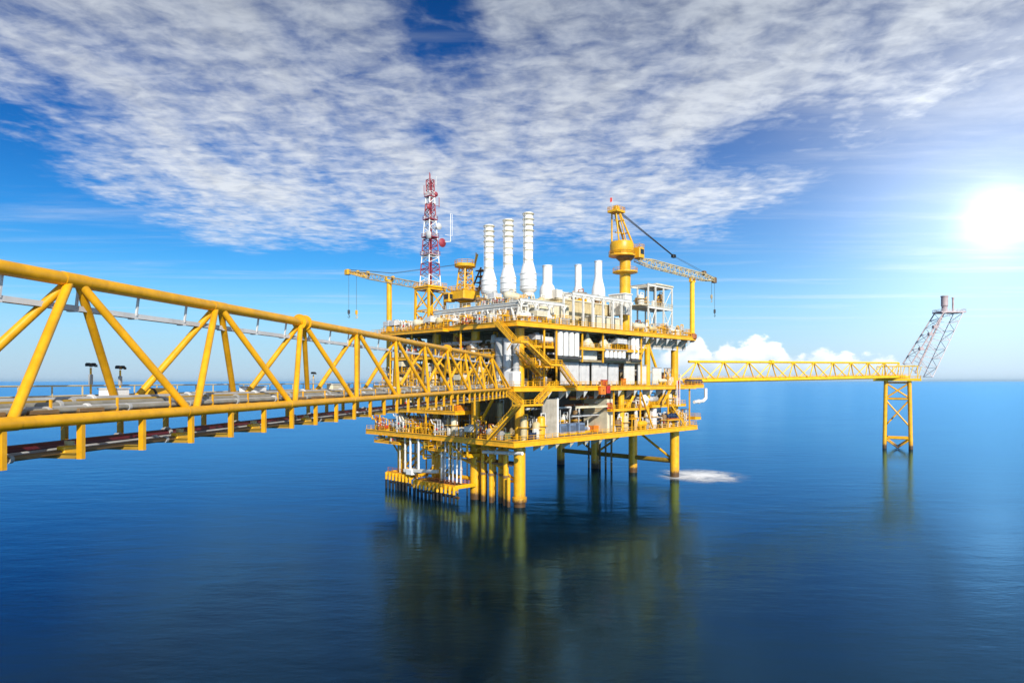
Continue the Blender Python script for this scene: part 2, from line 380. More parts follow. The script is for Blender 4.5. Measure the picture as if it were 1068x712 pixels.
# braces between legs near the water and between the decks
br = [((70,0,5),(70,46.5,5),.75),((70,0,5.0),(70,15.5,14.8),.38),((70,31,5),(70,15.5,14.8),.38),((70,31,5),(70,46.5,14.8),.38),
      ((0,31,5),(0,46.5,5),.55),((0,31,5),(0,15.5,5),.55),((0,15.5,13),(0,1.0,6),.30),((0,31,14.6),(0,46.5,5),.36),((0,0,5.8),(0,5,5.8),.32),
      ((0,0,15),(9,0,9),.0),((53.5,-.8,41.5),(58.5,-.8,33.5),.42),((53.5,-.8,41.5),(48.8,-.8,36),.38),((39.7,-1.2,19.5),(46.5,-1.2,26.6),.55),
      ((70,0,17),(62.5,-.8,26),.40),((0,15.5,17),(0,8,27),.4),((0,46.5,17),(0,38,27),.4),((0,31,30),(0,39,42),.38),((0,31,42),(0,23,30),.38),
      ((70,15.5,17),(70,5,27),.4),((70,31,17),(70,42,27),.4)]
for p, q, r in br:
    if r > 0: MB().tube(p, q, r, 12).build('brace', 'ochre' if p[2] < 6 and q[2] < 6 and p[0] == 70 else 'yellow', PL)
def deck(name, z, a0, a1, b0, b1, eh, edge='yellow', plate='deck_plate', rails=True, step=8.0, gap=()):
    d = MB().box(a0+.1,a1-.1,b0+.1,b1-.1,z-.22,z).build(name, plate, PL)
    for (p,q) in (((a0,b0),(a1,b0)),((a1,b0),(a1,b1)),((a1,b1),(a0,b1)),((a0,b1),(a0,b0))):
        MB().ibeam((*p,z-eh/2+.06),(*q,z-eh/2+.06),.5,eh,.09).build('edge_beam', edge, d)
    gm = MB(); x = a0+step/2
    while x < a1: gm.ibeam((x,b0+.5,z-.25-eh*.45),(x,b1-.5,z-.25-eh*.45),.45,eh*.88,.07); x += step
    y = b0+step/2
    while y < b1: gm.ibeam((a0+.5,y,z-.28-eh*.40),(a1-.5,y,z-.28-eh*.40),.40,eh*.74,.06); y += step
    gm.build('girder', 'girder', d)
    if rails:
        for pts in (((a0+.15,b0+.15),(a1-.15,b0+.15)),((a1-.15,b0+.15),(a1-.15,b1-.15)),((a0+.15,b1-.15),(a0+.15,b0+.15))):
            MB().rail([(*p,z) for p in pts], 1.2, .055, 2.2).build('railing', 'yellow', d)
    return d
LD = deck('lower_deck', ZL, -6, 77, -4, 56, 1.35)
MD = deck('main_deck', ZM, -6, 76, -4, 52, 1.15)
UD = deck('upper_deck', ZU, -5, 76, -4, 50, 1.25)
# brackets under the cantilevered right-hand edge
for dk, z, aa, h, mt in ((MD, ZM-1.1, (6.5,13.5,20.5,28,35.5,43,51,58,65), 2.3, 'white'), (LD, ZL-1.3, (4,9.5,15,21,27,33), 1.7, 'cream'), (UD, ZU-1.2, (49,54.5,60,66,72), 2.4, 'white')):
    for a in aa: MB().tri((a,-4.1,z),(a,-.8,z),(a,-.8,z-h),(.16,0,0)).tri((a-.9,-3.9,z),(a+.9,-3.9,z),(a,-3.2,z-h*.8),(0,.12,0)).build('bracket', mt, dk)
for b in (8, 14, 20, 26, 33, 40, 46):
    MB().tri((-5.9,b,ZM-1.1),(-.8,b,ZM-1.1),(-.8,b,ZM-3.4),(0,.16,0)).build('bracket', 'yellow', MD)
    MB().tri((-5.9,b,ZL-1.3),(-.8,b,ZL-1.3),(-.8,b,ZL-3.0),(0,.16,0)).build('bracket', 'yellow', LD)
# extensions: side platforms and mezzanines of the platform
def shelf(name, z, a0, a1, b0, b1, eh=.7, edge='yellow', rails=True):
    d = MB().box(a0,a1,b0,b1,z-.15,z).build(name, 'deck_plate', PL)
    e = MB()
    for (p,q) in (((a0,b0),(a1,b0)),((a1,b0),(a1,b1)),((a1,b1),(a0,b1)),((a0,b1),(a0,b0))): e.ibeam((*p,z-eh/2+.05),(*q,z-eh/2+.05),.35,eh,.07)
    e.build('edge_beam', edge, d)
    if rails: MB().rail([(a0+.1,b1,z),(a0+.1,b0+.1,z),(a1-.1,b0+.1,z),(a1-.1,b1,z)], 1.15, .05, 1.8).build('railing', edge, d)
    return d
shelf('side_platform', ZM+.1, 76.3, 82, -3.5, 8, 1.0)
shelf('mezzanine', 38.6, 19.5, 47.5, -3.2, 9, .7, 'yellow')
shelf('mezzanine', 35.4, 8.5, 47, -2.6, 5, .5, 'girder', rails=False)
shelf('mezzanine', 22.3, -5.5, 3, 17, 42, .9)
shelf('mezzanine', 22.8, 53, 72, -2.8, 6, .7)
shelf('mezzanine', 36.4, -4.5, 5, 6, 46, .8)
shelf('mezzanine', 32.4, -4.0, 6, 10, 44, .5)
shelf('mezzanine', 22.2, 33.5, 52, -2.4, 8, .6)
shelf('mezzanine', 33.6, 1, 9.5, -2.6, 8, .5)
shelf('mezzanine', 38.4, 1, 9.5, -2.6, 8, .5)
shelf('side_platform', 13.0, -5.2, 2, 41, 53, .7)
shelf('side_platform', 12.4, -5.4, 1, 22, 30, .6)
shelf('side_platform', 11.8, -5, 0, 12.5, 19, .8)
shelf('side_platform', 18.4, 77.3, 81.0, -3, 5, .8)
shelf('side_platform', 43.2, -7, -5.2, 20, 52, .8)

for p, q in (((-1,1.5,9.8),(-1,14,9.8)),((1.3,1.5,9.7),(1.3,14,9.7)),((3.6,4,9.8),(3.6,13,9.8)),((-1,6,9.6),(4.5,6,9.6)),((-1,11,9.6),(4.5,11,9.6))): MB().beam(p,q,.35,.45).build('guide_beam','brown',PL)
for p, q in (((-5.5,20,14.4),(-5.5,13.5,11.2)),((-5.5,26,14.4),(-2,26,9.5)),((-5.2,44,14.4),(-5.2,51,13)),((-5.5,12.5,11.4),(-5.5,12.5,14.5)),((-5.5,19,11.4),(-5.5,19,14.5)),((0,15.5,8),(0,24,14.4)),((0,46.5,7.5),(0,54,14.4)),((0,31,8),(0,24,14.4)),((-5.4,50,ZL),(-5.4,50,22)),((-5.4,40,22.3),(-5.4,40,ZM-1)),((-5.4,18,22.3),(-5.4,18,ZM-1)),((-5.4,29,ZL),(-5.4,29,ZM-1)),((-5.4,10,ZL),(-5.4,10,ZM-1)),((-4.6,46,ZM),(-4.6,46,ZU-1)),((-4.6,36,ZM),(-4.6,36,ZU-1)),((-4.6,26,ZM),(-4.6,26,ZU-1)),((-4.6,16,ZM),(-4.6,16,ZU-1)),((-4.6,16,ZM+.5),(-4.6,26,36)),((-4.6,36,36),(-4.6,26,ZM+.5)),((46.5,-3,ZL),(46.5,-3,ZM-1)),((61,-3.2,ZL),(61,-3.2,ZM-1)),((73.5,-3.2,ZL),(73.5,-3.2,ZM-1)),((46.5,-3,ZM-1.4),(53,-3,ZL+.4)),((34,-2.8,ZL),(34,-2.8,ZM-1)),((9.5,-3.4,ZM),(9.5,-3.4,ZU-1)),((5,-3.4,ZM),(5,-3.4,ZU-1)),((47,-3,ZM),(47,-3,ZU-1)),((20,-3.1,34.8),(20,-3.1,ZU-1)),((28.8,-3.1,34.8),(28.8,-3.1,ZU-1))): MB().beam(p,q,.34,.34).build('strut','yellow',PL)
for z0_, z1_, mt_ in ((40.0, 42.3, 'stone'), (39.4, 39.95, 'light_grey')): MB().box(46, 75, -1.0, -.7, z0_, z1_).build('deck_girder', mt_, PL)
for a in (47.5,52,57,62,67,72,75.5): MB().beam((a,-3.9,42.35),(a,30,42.35),.3,.5).build('deck_girder','white',PL)
# inner bulkheads close the view between the decks
for a0, a1, b, z0, z1, mt in ((8,66,9.5,ZM,ZU-1.4,'girder'),(8,66,11,ZL,ZM-1.3,'girder')):
    m = MB()
    k = int((a1-a0)/.9)
    for i in range(k):
        x = a0+(a1-a0)*i/k; m.box(x, x+.55, b-.12, b+.3, z0, z1)
    m.box(a0,a1,b,b+.25,z0,z1-.02)
    m.build('bulkhead', mt, PL)
for b0, b1, a, z0, z1, mt in ((9.8,46,8.5,ZM,ZU-1.4,'girder'),(11.5,46,9,ZL,ZM-1.3,'girder')):
    m = MB(); k = int((b1-b0)/.9)
    for i in range(k):
        x = b0+(b1-b0)*i/k; m.box(a-.12, a+.3, x, x+.55, z0, z1)
    m.box(a,a+.25,b0,b1,z0,z1-.02); m.build('bulkhead', mt, PL)

# ------------------------------------------------------------------ staircases (each a thing)
def stair(name, label, flights, landings, w=1.5, mt='yellow'):
    base = min(min(p[2],q[2]) for p,q in flights); a0, b0 = flights[0][0][0], flights[0][0][1]
    t = place(name, a0, b0, base, label, 'staircase', 'outside staircases of the platform')
    T = lambda p: Vector((p[0]-a0, p[1]-b0, p[2]-base))
    for p, q in flights:
        P_, Q_ = T(p), T(q); d = Q_-P_; hd = Vector((d.x,d.y,0)).normalized(); side = Vector((-hd.y,hd.x,0))*w/2
        st = MB(); hr = MB()
        for s in (-1,1):
            st.beam(P_+side*s, Q_+side*s, .14, .42)
            for f in (1.1,.6): hr.tube(P_+side*s+Vector((0,0,f)), Q_+side*s+Vector((0,0,f)), .075, 6)
            k = max(2, int(d.length/1.4))
            for j in range(k+1): o = P_+d*(j/k)+side*s; hr.tube(o, o+Vector((0,0,1.1)), .06, 5)
        f = st.build('flight', mt, t); hr.build('handrail', mt, f)
        tr = MB(); k = int(abs(d.z)/.26)
        for j in range(k): o = P_+d*((j+.5)/k); tr.beam(o-side*.95, o+side*.95, .30, .05)
        tr.build('tread', 'brown', f)
    for (x0,x1,y0,y1,z) in landings:
        l = MB().box(x0-a0,x1-a0,y0-b0,y1-b0,z-base-.3,z-base).build('landing', mt, t)
        h = MB().rail([(x0-a0,y1-b0,z-base),(x0-a0,y0-b0,z-base),(x1-a0,y0-b0,z-base),(x1-a0,y1-b0,z-base)],1.1,.06,1.3); h.build('handrail', mt, l)
        c = MB()
        for x in (x0+.1,x1-.1): c.beam((x-a0,y1-b0,z-base-.15),(x-a0,y1-b0+1.5,z-base-1.8),.14,.14)
        c.build('support', mt, l)
stair('staircase', 'yellow zigzag staircase from the upper deck down the near corner to the main deck',
      [((-6.6,1.4,ZU),(-6.6,-4.6,38.8)),((-5.0,-6.6,38.7),(2.8,-6.6,33.8)),((6.8,-6.6,33.7),(12.5,-6.6,ZM+.1))],
      [(-7.5,-5.0,-7.6,-4.6,38.8),(2.8,6.8,-7.6,-4.2,33.8),(12.5,15.5,-7.6,-4.2,ZM+.05)])
stair('staircase', 'yellow inner staircase with pale handrails behind the zigzag stairs of the near corner',
      [((-3.0,-2.4,36.6),(4.2,-2.4,31.4))], [(4.2,6.2,-3.2,-1.6,31.4)])
stair('staircase', 'yellow boxed staircase hanging below the main deck at the near corner',
      [((-7.4,-1.0,ZM),(-7.4,-7.5,24.6)),((-1.0,-6.4,24.6),(4.6,-6.4,ZM)),((-5.0,-5.0,24.5),(-6.6,3.6,ZL+.2))],
      [(-8.2,-1.0,-8.4,-5.6,24.6)])
stair('staircase', 'brown-shaded yellow stair rising between lower and main deck at the right end',
      [((57,-3.0,22.8),(63,-3.0,ZM-.2)),((70,-3.0,ZL+.1),(62,-3.0,22.7))], [])

# ------------------------------------------------------------------ exhaust stacks
def tall_stack(a, b, z0, zw, zc, zt, rn, rw, label):
    t = place('exhaust_stack', a, b, z0, label, 'exhaust stack', 'tall white exhaust stacks')
    h1, h2, h3 = zw-z0, zc-z0, zt-z0
    body = MB().lathe([(rw*.62,0),(rw*.66,.9),(rw*.96,1.5),(rw,1.7),(rw,h1-.4),(rw*.98,h1),(rn*1.03,h2),(rn,h2+.2),(rn,h3-.3),(rn*1.05,h3-.25),(rn*1.05,h3),(rn*.85,h3+.01),(rn*.85,h3-1.0)], 24).build('casing', 'bright_white', t)
    for i in range(8):
        z = h2+.3+(h3-h2-.6)*(i/7)**.8; o = .16 if i < 4 else .34; MB().lathe([(rn,z-.10-o),(rn+o,z-.07),(rn+o,z+.09),(rn,z+.12)], 24).build('band', 'cream', t)
    for z in (1.8, h1*.42, h1*.72, h1-.2): MB().lathe([(rw,z-.07),(rw+.14,z-.06),(rw+.14,z+.08),(rw,z+.09)], 24).build('band', 'light_grey', t)
    ld = MB()
    for s in (-.3,.3): ld.tube((-rn-.35,s,h2-.5),(-rn-.35,s,h3-.4),.06,5)
    for i in range(int((h3-h2)/.6)): ld.tube((-rn-.35,-.3,h2-.2+i*.6),(-rn-.35,.3,h2-.2+i*.6),.04,4)
    for i in range(5): z=h2+.6+i*(h3-h2-1.5)/4; ld.box(-rn-.5,-rn+.05,-.36,.36,z,z+.12)
    ld.build('ladder', 'light_grey', t)
    lg = MB()
    for i in range(6):
        c, s = math.cos(i*math.pi/3+.3), math.sin(i*math.pi/3+.3); lg.beam((c*rw*.9,s*rw*.9,-2.6),(c*rw*.62,s*rw*.62,.6),.3,.3)
    lg.build('support_leg', 'cream', t)
    return t
tall_stack(10.9,22,52.2,57.4,60.3,72.4,1.22,2.15,'leftmost of the three tall white exhaust stacks, beside the yellow left crane')
tall_stack(13.3,17,52.2,57.9,61.1,73.5,1.22,2.15,'middle one of the three tall ribbed white exhaust stacks')
tall_stack(15.9,12,52.6,58.7,62.0,74.9,1.24,2.2,'tallest white ribbed exhaust stack, rightmost of the three tall ones')
def short_stack(a, b, prof, label, base):
    t = place('vent_stack', a, b, base, label, 'vent stack', 'short white vent stacks')
    MB().lathe([(r,z-base) for r,z in prof], 20).build('casing', 'bright_white', t)
    MB().lathe([(prof[0][0]+.25,0),(prof[0][0]+.25,.6)], 20).build('base_ring', 'cream', t)
    r = prof[-1][0]; MB().lathe([(r,prof[-1][1]-base-.35),(r+.12,prof[-1][1]-base-.33),(r+.12,prof[-1][1]-base-.12),(r,prof[-1][1]-base-.1)],20).build('band','light_grey',t)
short_stack(25.9,14,[(2.2,52.3),(2.2,55.4),(1.9,56.4),(1.35,57.2),(1.35,62.3)],'short stout white vent stack standing next to the tallest exhaust stack',52.3)
short_stack(39.6,14,[(1.3,52.3),(1.3,57.0),(.98,58),(.98,64.2)],'slim straight white vent stack between the two wider short stacks',52.3)
short_stack(44.1,10,[(2.0,52.3),(2.0,56.2),(1.9,57.0),(1.14,60.4),(1.1,61.0),(1.1,65.4)],'white vent stack with a wide bell-shaped foot, nearest to the right crane',52.3)

# ------------------------------------------------------------------ upper deck modules
def module(name, a0, a1, b0, b1, z0, z1, wall, label, cat, ribs=1.2, roof='light_grey', doors=()):
    t = place(name, a0, b0, z0, label, cat); w, d, h = a1-a0, b1-b0, z1-z0
    m = MB().box(0,w,0,d,0,h)
    x = .4
    while x < w-.3: m.box(x,x+.22,-.09,.0,.15,h-.15); x += ribs
    y = .4
    while y < d-.3: m.box(-.09,0,y,y+.22,.15,h-.15); y += ribs
    m.build('wall', wall, t)
    MB().bev(-.25,w+.25,-.25,d+.25,h,h+.3,.08).build('roof', roof, t)
    for dx in doors:
        dm = MB().bev(dx,dx+1.0,-.16,-.095,.12,2.2,.02).build('door','grey',t); MB().box(dx+.78,dx+.86,-.24,-.162,1.0,1.2).build('handle','black',dm)
    return t
module('turbine_enclosure', 7.5, 22, 3.0, 12, ZU+.3, 50.2, 'cream', 'long cream ribbed enclosure behind the white posts of the upper deck', 'equipment house', 1.5, 'beige', (3,9))
module('duct_house', 7, 20, 10, 26, ZU+.3, 49.8, 'stone', 'stone-coloured boxy casing carrying the three tall exhaust stacks', 'equipment house', 1.4, 'cream')
module('equipment_house', 22.6, 47, 7, 18, ZU+.3, 52.0, 'beige', 'wide beige casing below the short white vent stacks', 'equipment house', 1.6, 'cream')
module('equipment_house', 31, 44, 1.5, 6, ZU+.3, 47.6, 'cream', 'low cream casing under the white frame left of the right crane', 'equipment house', 1.3, 'white')
module('control_cabin', 44, 47.4, .5, 6, 49.0, 54.8, 'white', 'small white cabin on posts beside the right crane pedestal', 'cabin', 1.1, 'bright_white', (1.2,))
def hood(a, b, z, L, r, mt, label):
    t = place('intake_hood', a, b, z, label, 'hood', 'humped hoods on the upper modules')
    pts = [(r*math.cos(math.pi*i/10), r*.75*math.sin(math.pi*i/10)) for i in range(11)]
    m = MB(); n = len(pts)
    m.add([(0,y,h) for y,h in pts]+[(L,y,h) for y,h in pts], [tuple(range(n)),tuple(range(2*n-1,n-1,-1))]+[(i,n+i,n+i+1,i+1) for i in range(n-1)]+[(0,n-1,2*n-1,n)])
    m.build('shell', mt, t)
    k = MB()
    for x in (.2,L/2,L-.2): 
        for i in range(10): p, q = pts[i], pts[i+1]; k.beam((x,p[0]*1.02,p[1]*1.02),(x,q[0]*1.02,q[1]*1.02),.18,.08)
    k.build('rib','light_grey',t)
hood(28.3,12,52.4,8.5,3.6,'brown','brown humped hood between the stout and the slim vent stacks')
hood(35.5,10,52.4,3.2,2.4,'light_grey','grey humped hood at the foot of the slim vent stack')

# white post-and-beam frames along the deck edges
def frame(name, aa, b0, b1, zz, label, r=.22, knee=True, mt='white'):
    t = place(name, aa[0], b0, zz[0], label, 'steel frame', 'white steel frames of the upper deck')
    z0 = zz[0]; a0 = aa[0]; d = b1-b0
    for a in aa:
        for y in (0, d): MB().beam((a-a0,y,0),(a-a0,y,zz[-1]-z0),r*2,r*2).build('post', mt, t)
    for z in zz[1:]:
        m = MB()
        for y in (0,d): m.ibeam((-.3,y,z-z0),(aa[-1]-a0+.3,y,z-z0),.4,.75,.08)
        for a in aa: m.ibeam((a-a0,.2,z-z0),(a-a0,d-.2,z-z0),.3,.42,.07)
        m.build('beam', mt, t)
    if knee:
        k = MB()
        for i, a in enumerate(aa):
            for s in (-1,1):
                k.tube((a-a0,0,zz[-1]-z0-1.5),(a-a0+s*1.1,0,zz[-1]-z0-.2),.17,6)
        k.build('knee_brace', mt, t)
    return t
frame('support_frame', (17.5,21.5,25.5,30,34.5,38.5,43), -2.2, 1.0, (ZU,52.3), 'long white post and beam frame along the right edge of the upper deck')
def leftrack():
    t = place('pipe_rack', -2.5, -2, ZU, 'white pipe rack on splayed legs along the left edge of the upper deck', 'pipe rack', 'white steel frames of the upper deck')
    L = 31
    m = MB()
    for z in (3.6,4.4): m.ibeam((0,0,z),(0,L,z),.45,.6,.08); m.ibeam((3.2,0,z),(3.2,L,z),.45,.6,.08)
    for i in range(11): y=L*i/10; m.beam((0,y,3.9),(3.2,y,3.9),.25,.3)
    m.build('beam','white',t)
    for i in range(8):
        y = 1+i*(L-2)/7
        for x in (0,3.2):
            MB().tube((x,y,0),(x,y-1.25,3.5),.30,8).tube((x,y,0),(x,y+1.25,3.5),.30,8).tube((x,y,-.0),(x,y,.4),.3,8).build('splayed_leg','white',t)
    MB().rail([(-.2,0,4.65),(-.2,L,4.65)],1.1,.05,1.6).build('railing','white',t)
leftrack()
frame('support_frame', (-2,3,8,13.5), -2.4, 1.2, (ZU,49.0), 'white corner frame at the near end of the upper deck', .17)
def rightframe():
    t = frame('support_frame', (57.5,61.5,66,71), 1.5, 8, (ZU,52.3,59.0), 'tall open white frame by the right end boom rest', .2, False)
    MB().bev(4.2,13.9,-.4,6.9,15.5,16.0,.1).build('roof_panel','cream',t)
    MB().box(-3.8,13.6,.25,6.2,8.75,8.95).build('floor','cream',t)
    m = MB()
    for a,b in ((0,4),(8.5,13.5)):
        m.tube((a,0,.3),(b,0,8),.14,6); m.tube((b,0,.3),(a,0,8),.14,6)
    m.tube((8.5,0,8.8),(13.5,0,15),.12,6)
    m.build('cross_brace','white',t)
    MB().rail([(-3.6,.3,8.95),(-3.6,-.3,8.95),(13.5,-.3,8.95),(13.5,6,8.95)],1.1,.05,1.3).build('railing','cream',t)
rightframe()

# vertical white tube banks hung on the right face
def bank(a0, a1, z0, z1, n, r, label, b=-3.0):
    t = place('tube_bank', a0, b, z0, label, 'tube bank', 'white upright tube banks on the right face')
    w = a1-a0; h = z1-z0
    for i in range(n):
        x = (i+.5)*w/n; MB().lathe([(r*.5,.1),(r,.35),(r,h-.35),(r*.5,h-.1)],14,(x,0,0)).build('tube','bright_white',t)
    MB().bev(-.3,w+.3,-.8,.8,-.45,.1,.05).build('sill','dark_grey',t)
    MB().bev(-.2,w+.2,-.6,.6,h-.12,h+.2,.05).build('header','grey',t)
    k = MB()
    for x in (-.2,w+.2): k.beam((x,.4,-.3),(x,.4,h),.22,.22)
    k.build('side_post','white',t)
bank(10.2,18.8,35.9,42.3,4,.74,'four tall white tubes in a bank right of the zigzag stairs')
bank(29.5,39.2,35.9,38.3,5,.64,'row of short white tubes under the yellow mezzanine')
bank(42.3,46.3,35.9,42.2,2,.72,'two tall white tubes left of the yellow column',-2.6)
# cream hoppers on the mezzanine
for a, lab in ((24.5,'left cream cone hopper on the yellow mezzanine'),(31.5,'right cream cone hopper on the yellow mezzanine')):
    t = place('hopper', a, -1.2, 38.6, lab, 'hopper', 'cream cone hoppers')
    MB().lathe([(1.9,.5),(1.9,.8),(.5,3.0),(.5,3.6)],18).build('cone','cream',t)
    MB().lathe([(2.0,0),(2.0,.5)],18).build('base','beige',t); MB().tube((0,0,3.6),(0,0,4.1),.3,8).build('spout','grey',t)
# blast wall panels at the main deck
for i,(a0,a1,z0,z1,mt) in enumerate(((13.5,20.5,29.0,34.6,'light_grey'),(21.4,25.5,29.0,34.4,'light_grey'),(26.3,33,29.0,34.6,'light_grey'),(34,38.6,29.0,34.4,'light_grey'),(41,45.8,29.0,34.6,'white'),(48,52.5,29.0,34.4,'white'),(55.5,60.2,29.0,33.8,'white'),(21.6,28.6,35.5,38.2,'white'))):
    lab = ('ribbed grey wall panel at the foot of the zigzag stairs','narrow ribbed grey wall panel beside the stair-foot panel','wide ribbed grey wall panel under the short white tubes','ribbed grey wall panel next to the middle yellow column',
           'white ribbed wall panel under the two tall tubes','white ribbed wall panel left of the diagonal yellow brace','white ribbed wall panel nearest the right end column','small perforated white panel above the grey wall panels')[i]
    t = place('wall_panel', a0, -1.4+.3*(i%2), z0, lab, 'wall panel', 'ribbed wall panels of the main deck')
    w = a1-a0; m = MB().box(0,w,0,.25,0,z1-z0); x = .15
    while x < w-.2: m.box(x,x+.26,-.14,0,.1,z1-z0-.1); x += .55
    m.build('sheet', mt, t); MB().box(-.1,w+.1,-.2,.35,z1-z0,z1-z0+.2).build('cap','grey',t)

# cream shelter between lower and main deck
def shelter():
    t = place('shelter', 7.2, -1, ZL, 'open cream walled equipment shelter between the lower and main decks', 'shelter')
    MB().box(0,5.2,0,.3,0,9.6).build('wall','stone',t); MB().box(5.2,5.7,-.25,.4,0,9.8).build('post','bright_white',t)
    MB().box(26.5,28.9,0,.3,0,9.0).build('wall','cream',t); MB().box(26.2,26.5,.0,8,0,9.0).build('wall','cream',t)
    MB().ibeam((12,-.6,7.2),(25.6,-.6,7.2),.5,.6,.09).build('crossbeam','cream',t)
    MB().box(5.8,26,8.6,9,0,9.5).build('wall','dark_grey',t)  # back wall near black: shade of the interior put into its colour
shelter()
for k,(a,lab) in enumerate(((15.6,'first blue-grey generator block from the left inside the cream shelter'),(19.4,'middle blue-grey generator block inside the cream shelter'),(23.2,'last blue-grey generator block inside the cream shelter, beside its right wall'))):
    t = place('generator', a, .5, ZL+.02, lab, 'generator', 'blue-grey generators in the shelter')
    MB().bev(0,2.6,0,2.4,.4,2.9,.15).build('casing','steel_blue',t); MB().box(-.1,2.7,-.1,2.5,0,.4).build('skid','yellow',t)
    m = MB()
    for i in range(5): m.box(.3,2.3,-.06,0,.9+i*.32,1.05+i*.32)
    m.build('louvre','dark_grey',t); MB().tube((1.3,1.2,2.9),(1.3,1.2,6.5),.18,8).build('flue','grey',t)
# cream drum end facing out
t = place('horizontal_drum', 49.8, -2.6, 22.4, 'white round drum end facing out beside the diagonal brace', 'drum')
MB().lathe([(.3,-.35),(1.3,-.2),(1.75,.15),(1.8,.5),(1.8,6),(1.2,6.4)],24,(0,0,1.8),'y').build('shell','bright_white',t)
for y in (.8,4.6): MB().box(-1.3,1.3,y,y+.5,-.6,.8).build('saddle','cream',t)
MB().tube((0,-.3,1.8),(0,-.8,1.8),.35,10).build('nozzle','light_grey',t)
# big grey ducts at the left face
for b,h,mt,lab,r in ((2.2,11.5,'light_grey','tall pale grey duct standing behind the bridge end',1.15),(4.9,11.8,'grey','tall dark grey duct beside the pale duct at the bridge end',1.25),(-.4,10.5,'grey','slim grey duct under the zigzag stairs by the near corner',.8),(14.5,11,'white','tall white upright column behind the bridge, left of the grey ducts',.9)):
    t = place('duct', -1.6, b, ZM+.02, lab, 'duct', 'upright ducts on the left face')
    MB().lathe([(r,0),(r,h)],18).build('shell',mt,t)
    for z in (1.5,4.5,7.5,h-.6): MB().lathe([(r,z-.12),(r+.18,z-.1),(r+.18,z+.1),(r,z+.12)],18).build('flange','light_grey',t)
t = place('cabinet', -4.6, -2.6, ZM+.02, 'large white square cabinet at the bridge end on the main deck', 'cabinet')
MB().bev(0,2.4,0,3.2,0,3.6,.1).build('body','bright_white',t); MB().bev(2.0,2.35,-.08,0,.3,3.2,.02).build('panel','grey',t); MB().box(-.06,0,.4,1.5,.3,3.2).build('door','light_grey',t)

# ------------------------------------------------------------------ cranes
def lattice(m, P0, P1, w0, h0, w1, h1, bays, rc, rb, up=Vector((0,0,1))):
    P0, P1 = Vector(P0), Vector(P1); d = (P1-P0).normalized(); sx = d.cross(up).normalized(); uy = sx.cross(d).normalized()
    def c(t, i):
        w, h = w0+(w1-w0)*t, h0+(h1-h0)*t; s = ((-1,-1),(1,-1),(1,1),(-1,1))[i]
        return P0+(P1-P0)*t+sx*s[0]*w/2+uy*s[1]*h/2
    for i in range(4): m.tube(c(0,i), c(1,i), rc, 6)
    for k in range(bays+1):
        t = k/bays
        for i in range(4): m.tube(c(t,i), c(t,(i+1)%4), rb, 5)
        if k < bays:
            for i in range(4):
                a, b = (i,(i+1)%4) if k%2 else ((i+1)%4,i)
                m.tube(c(t,a), c((k+1)/bays,b), rb, 5)
    return c
def hook(t, p, l1, nm):
    m = MB().tube(p, (p[0],p[1],p[2]-l1), .05, 5); m.build('hoist_rope','rope',t)
    k = MB(); z = p[2]-l1; k.bev(p[0]-.35,p[0]+.35,p[1]-.25,p[1]+.25,z-1.2,z,.1); k.tube((p[0],p[1],z-1.2),(p[0],p[1],z-1.7),.12,6)
    pts = [(p[0]+.35*math.cos(a), p[1], z-2.0+.35*math.sin(a)) for a in [math.pi/2-i*math.pi*1.4/7 for i in range(8)]]
    k.path(pts,.09,6); k.build('hook_block',nm,t)
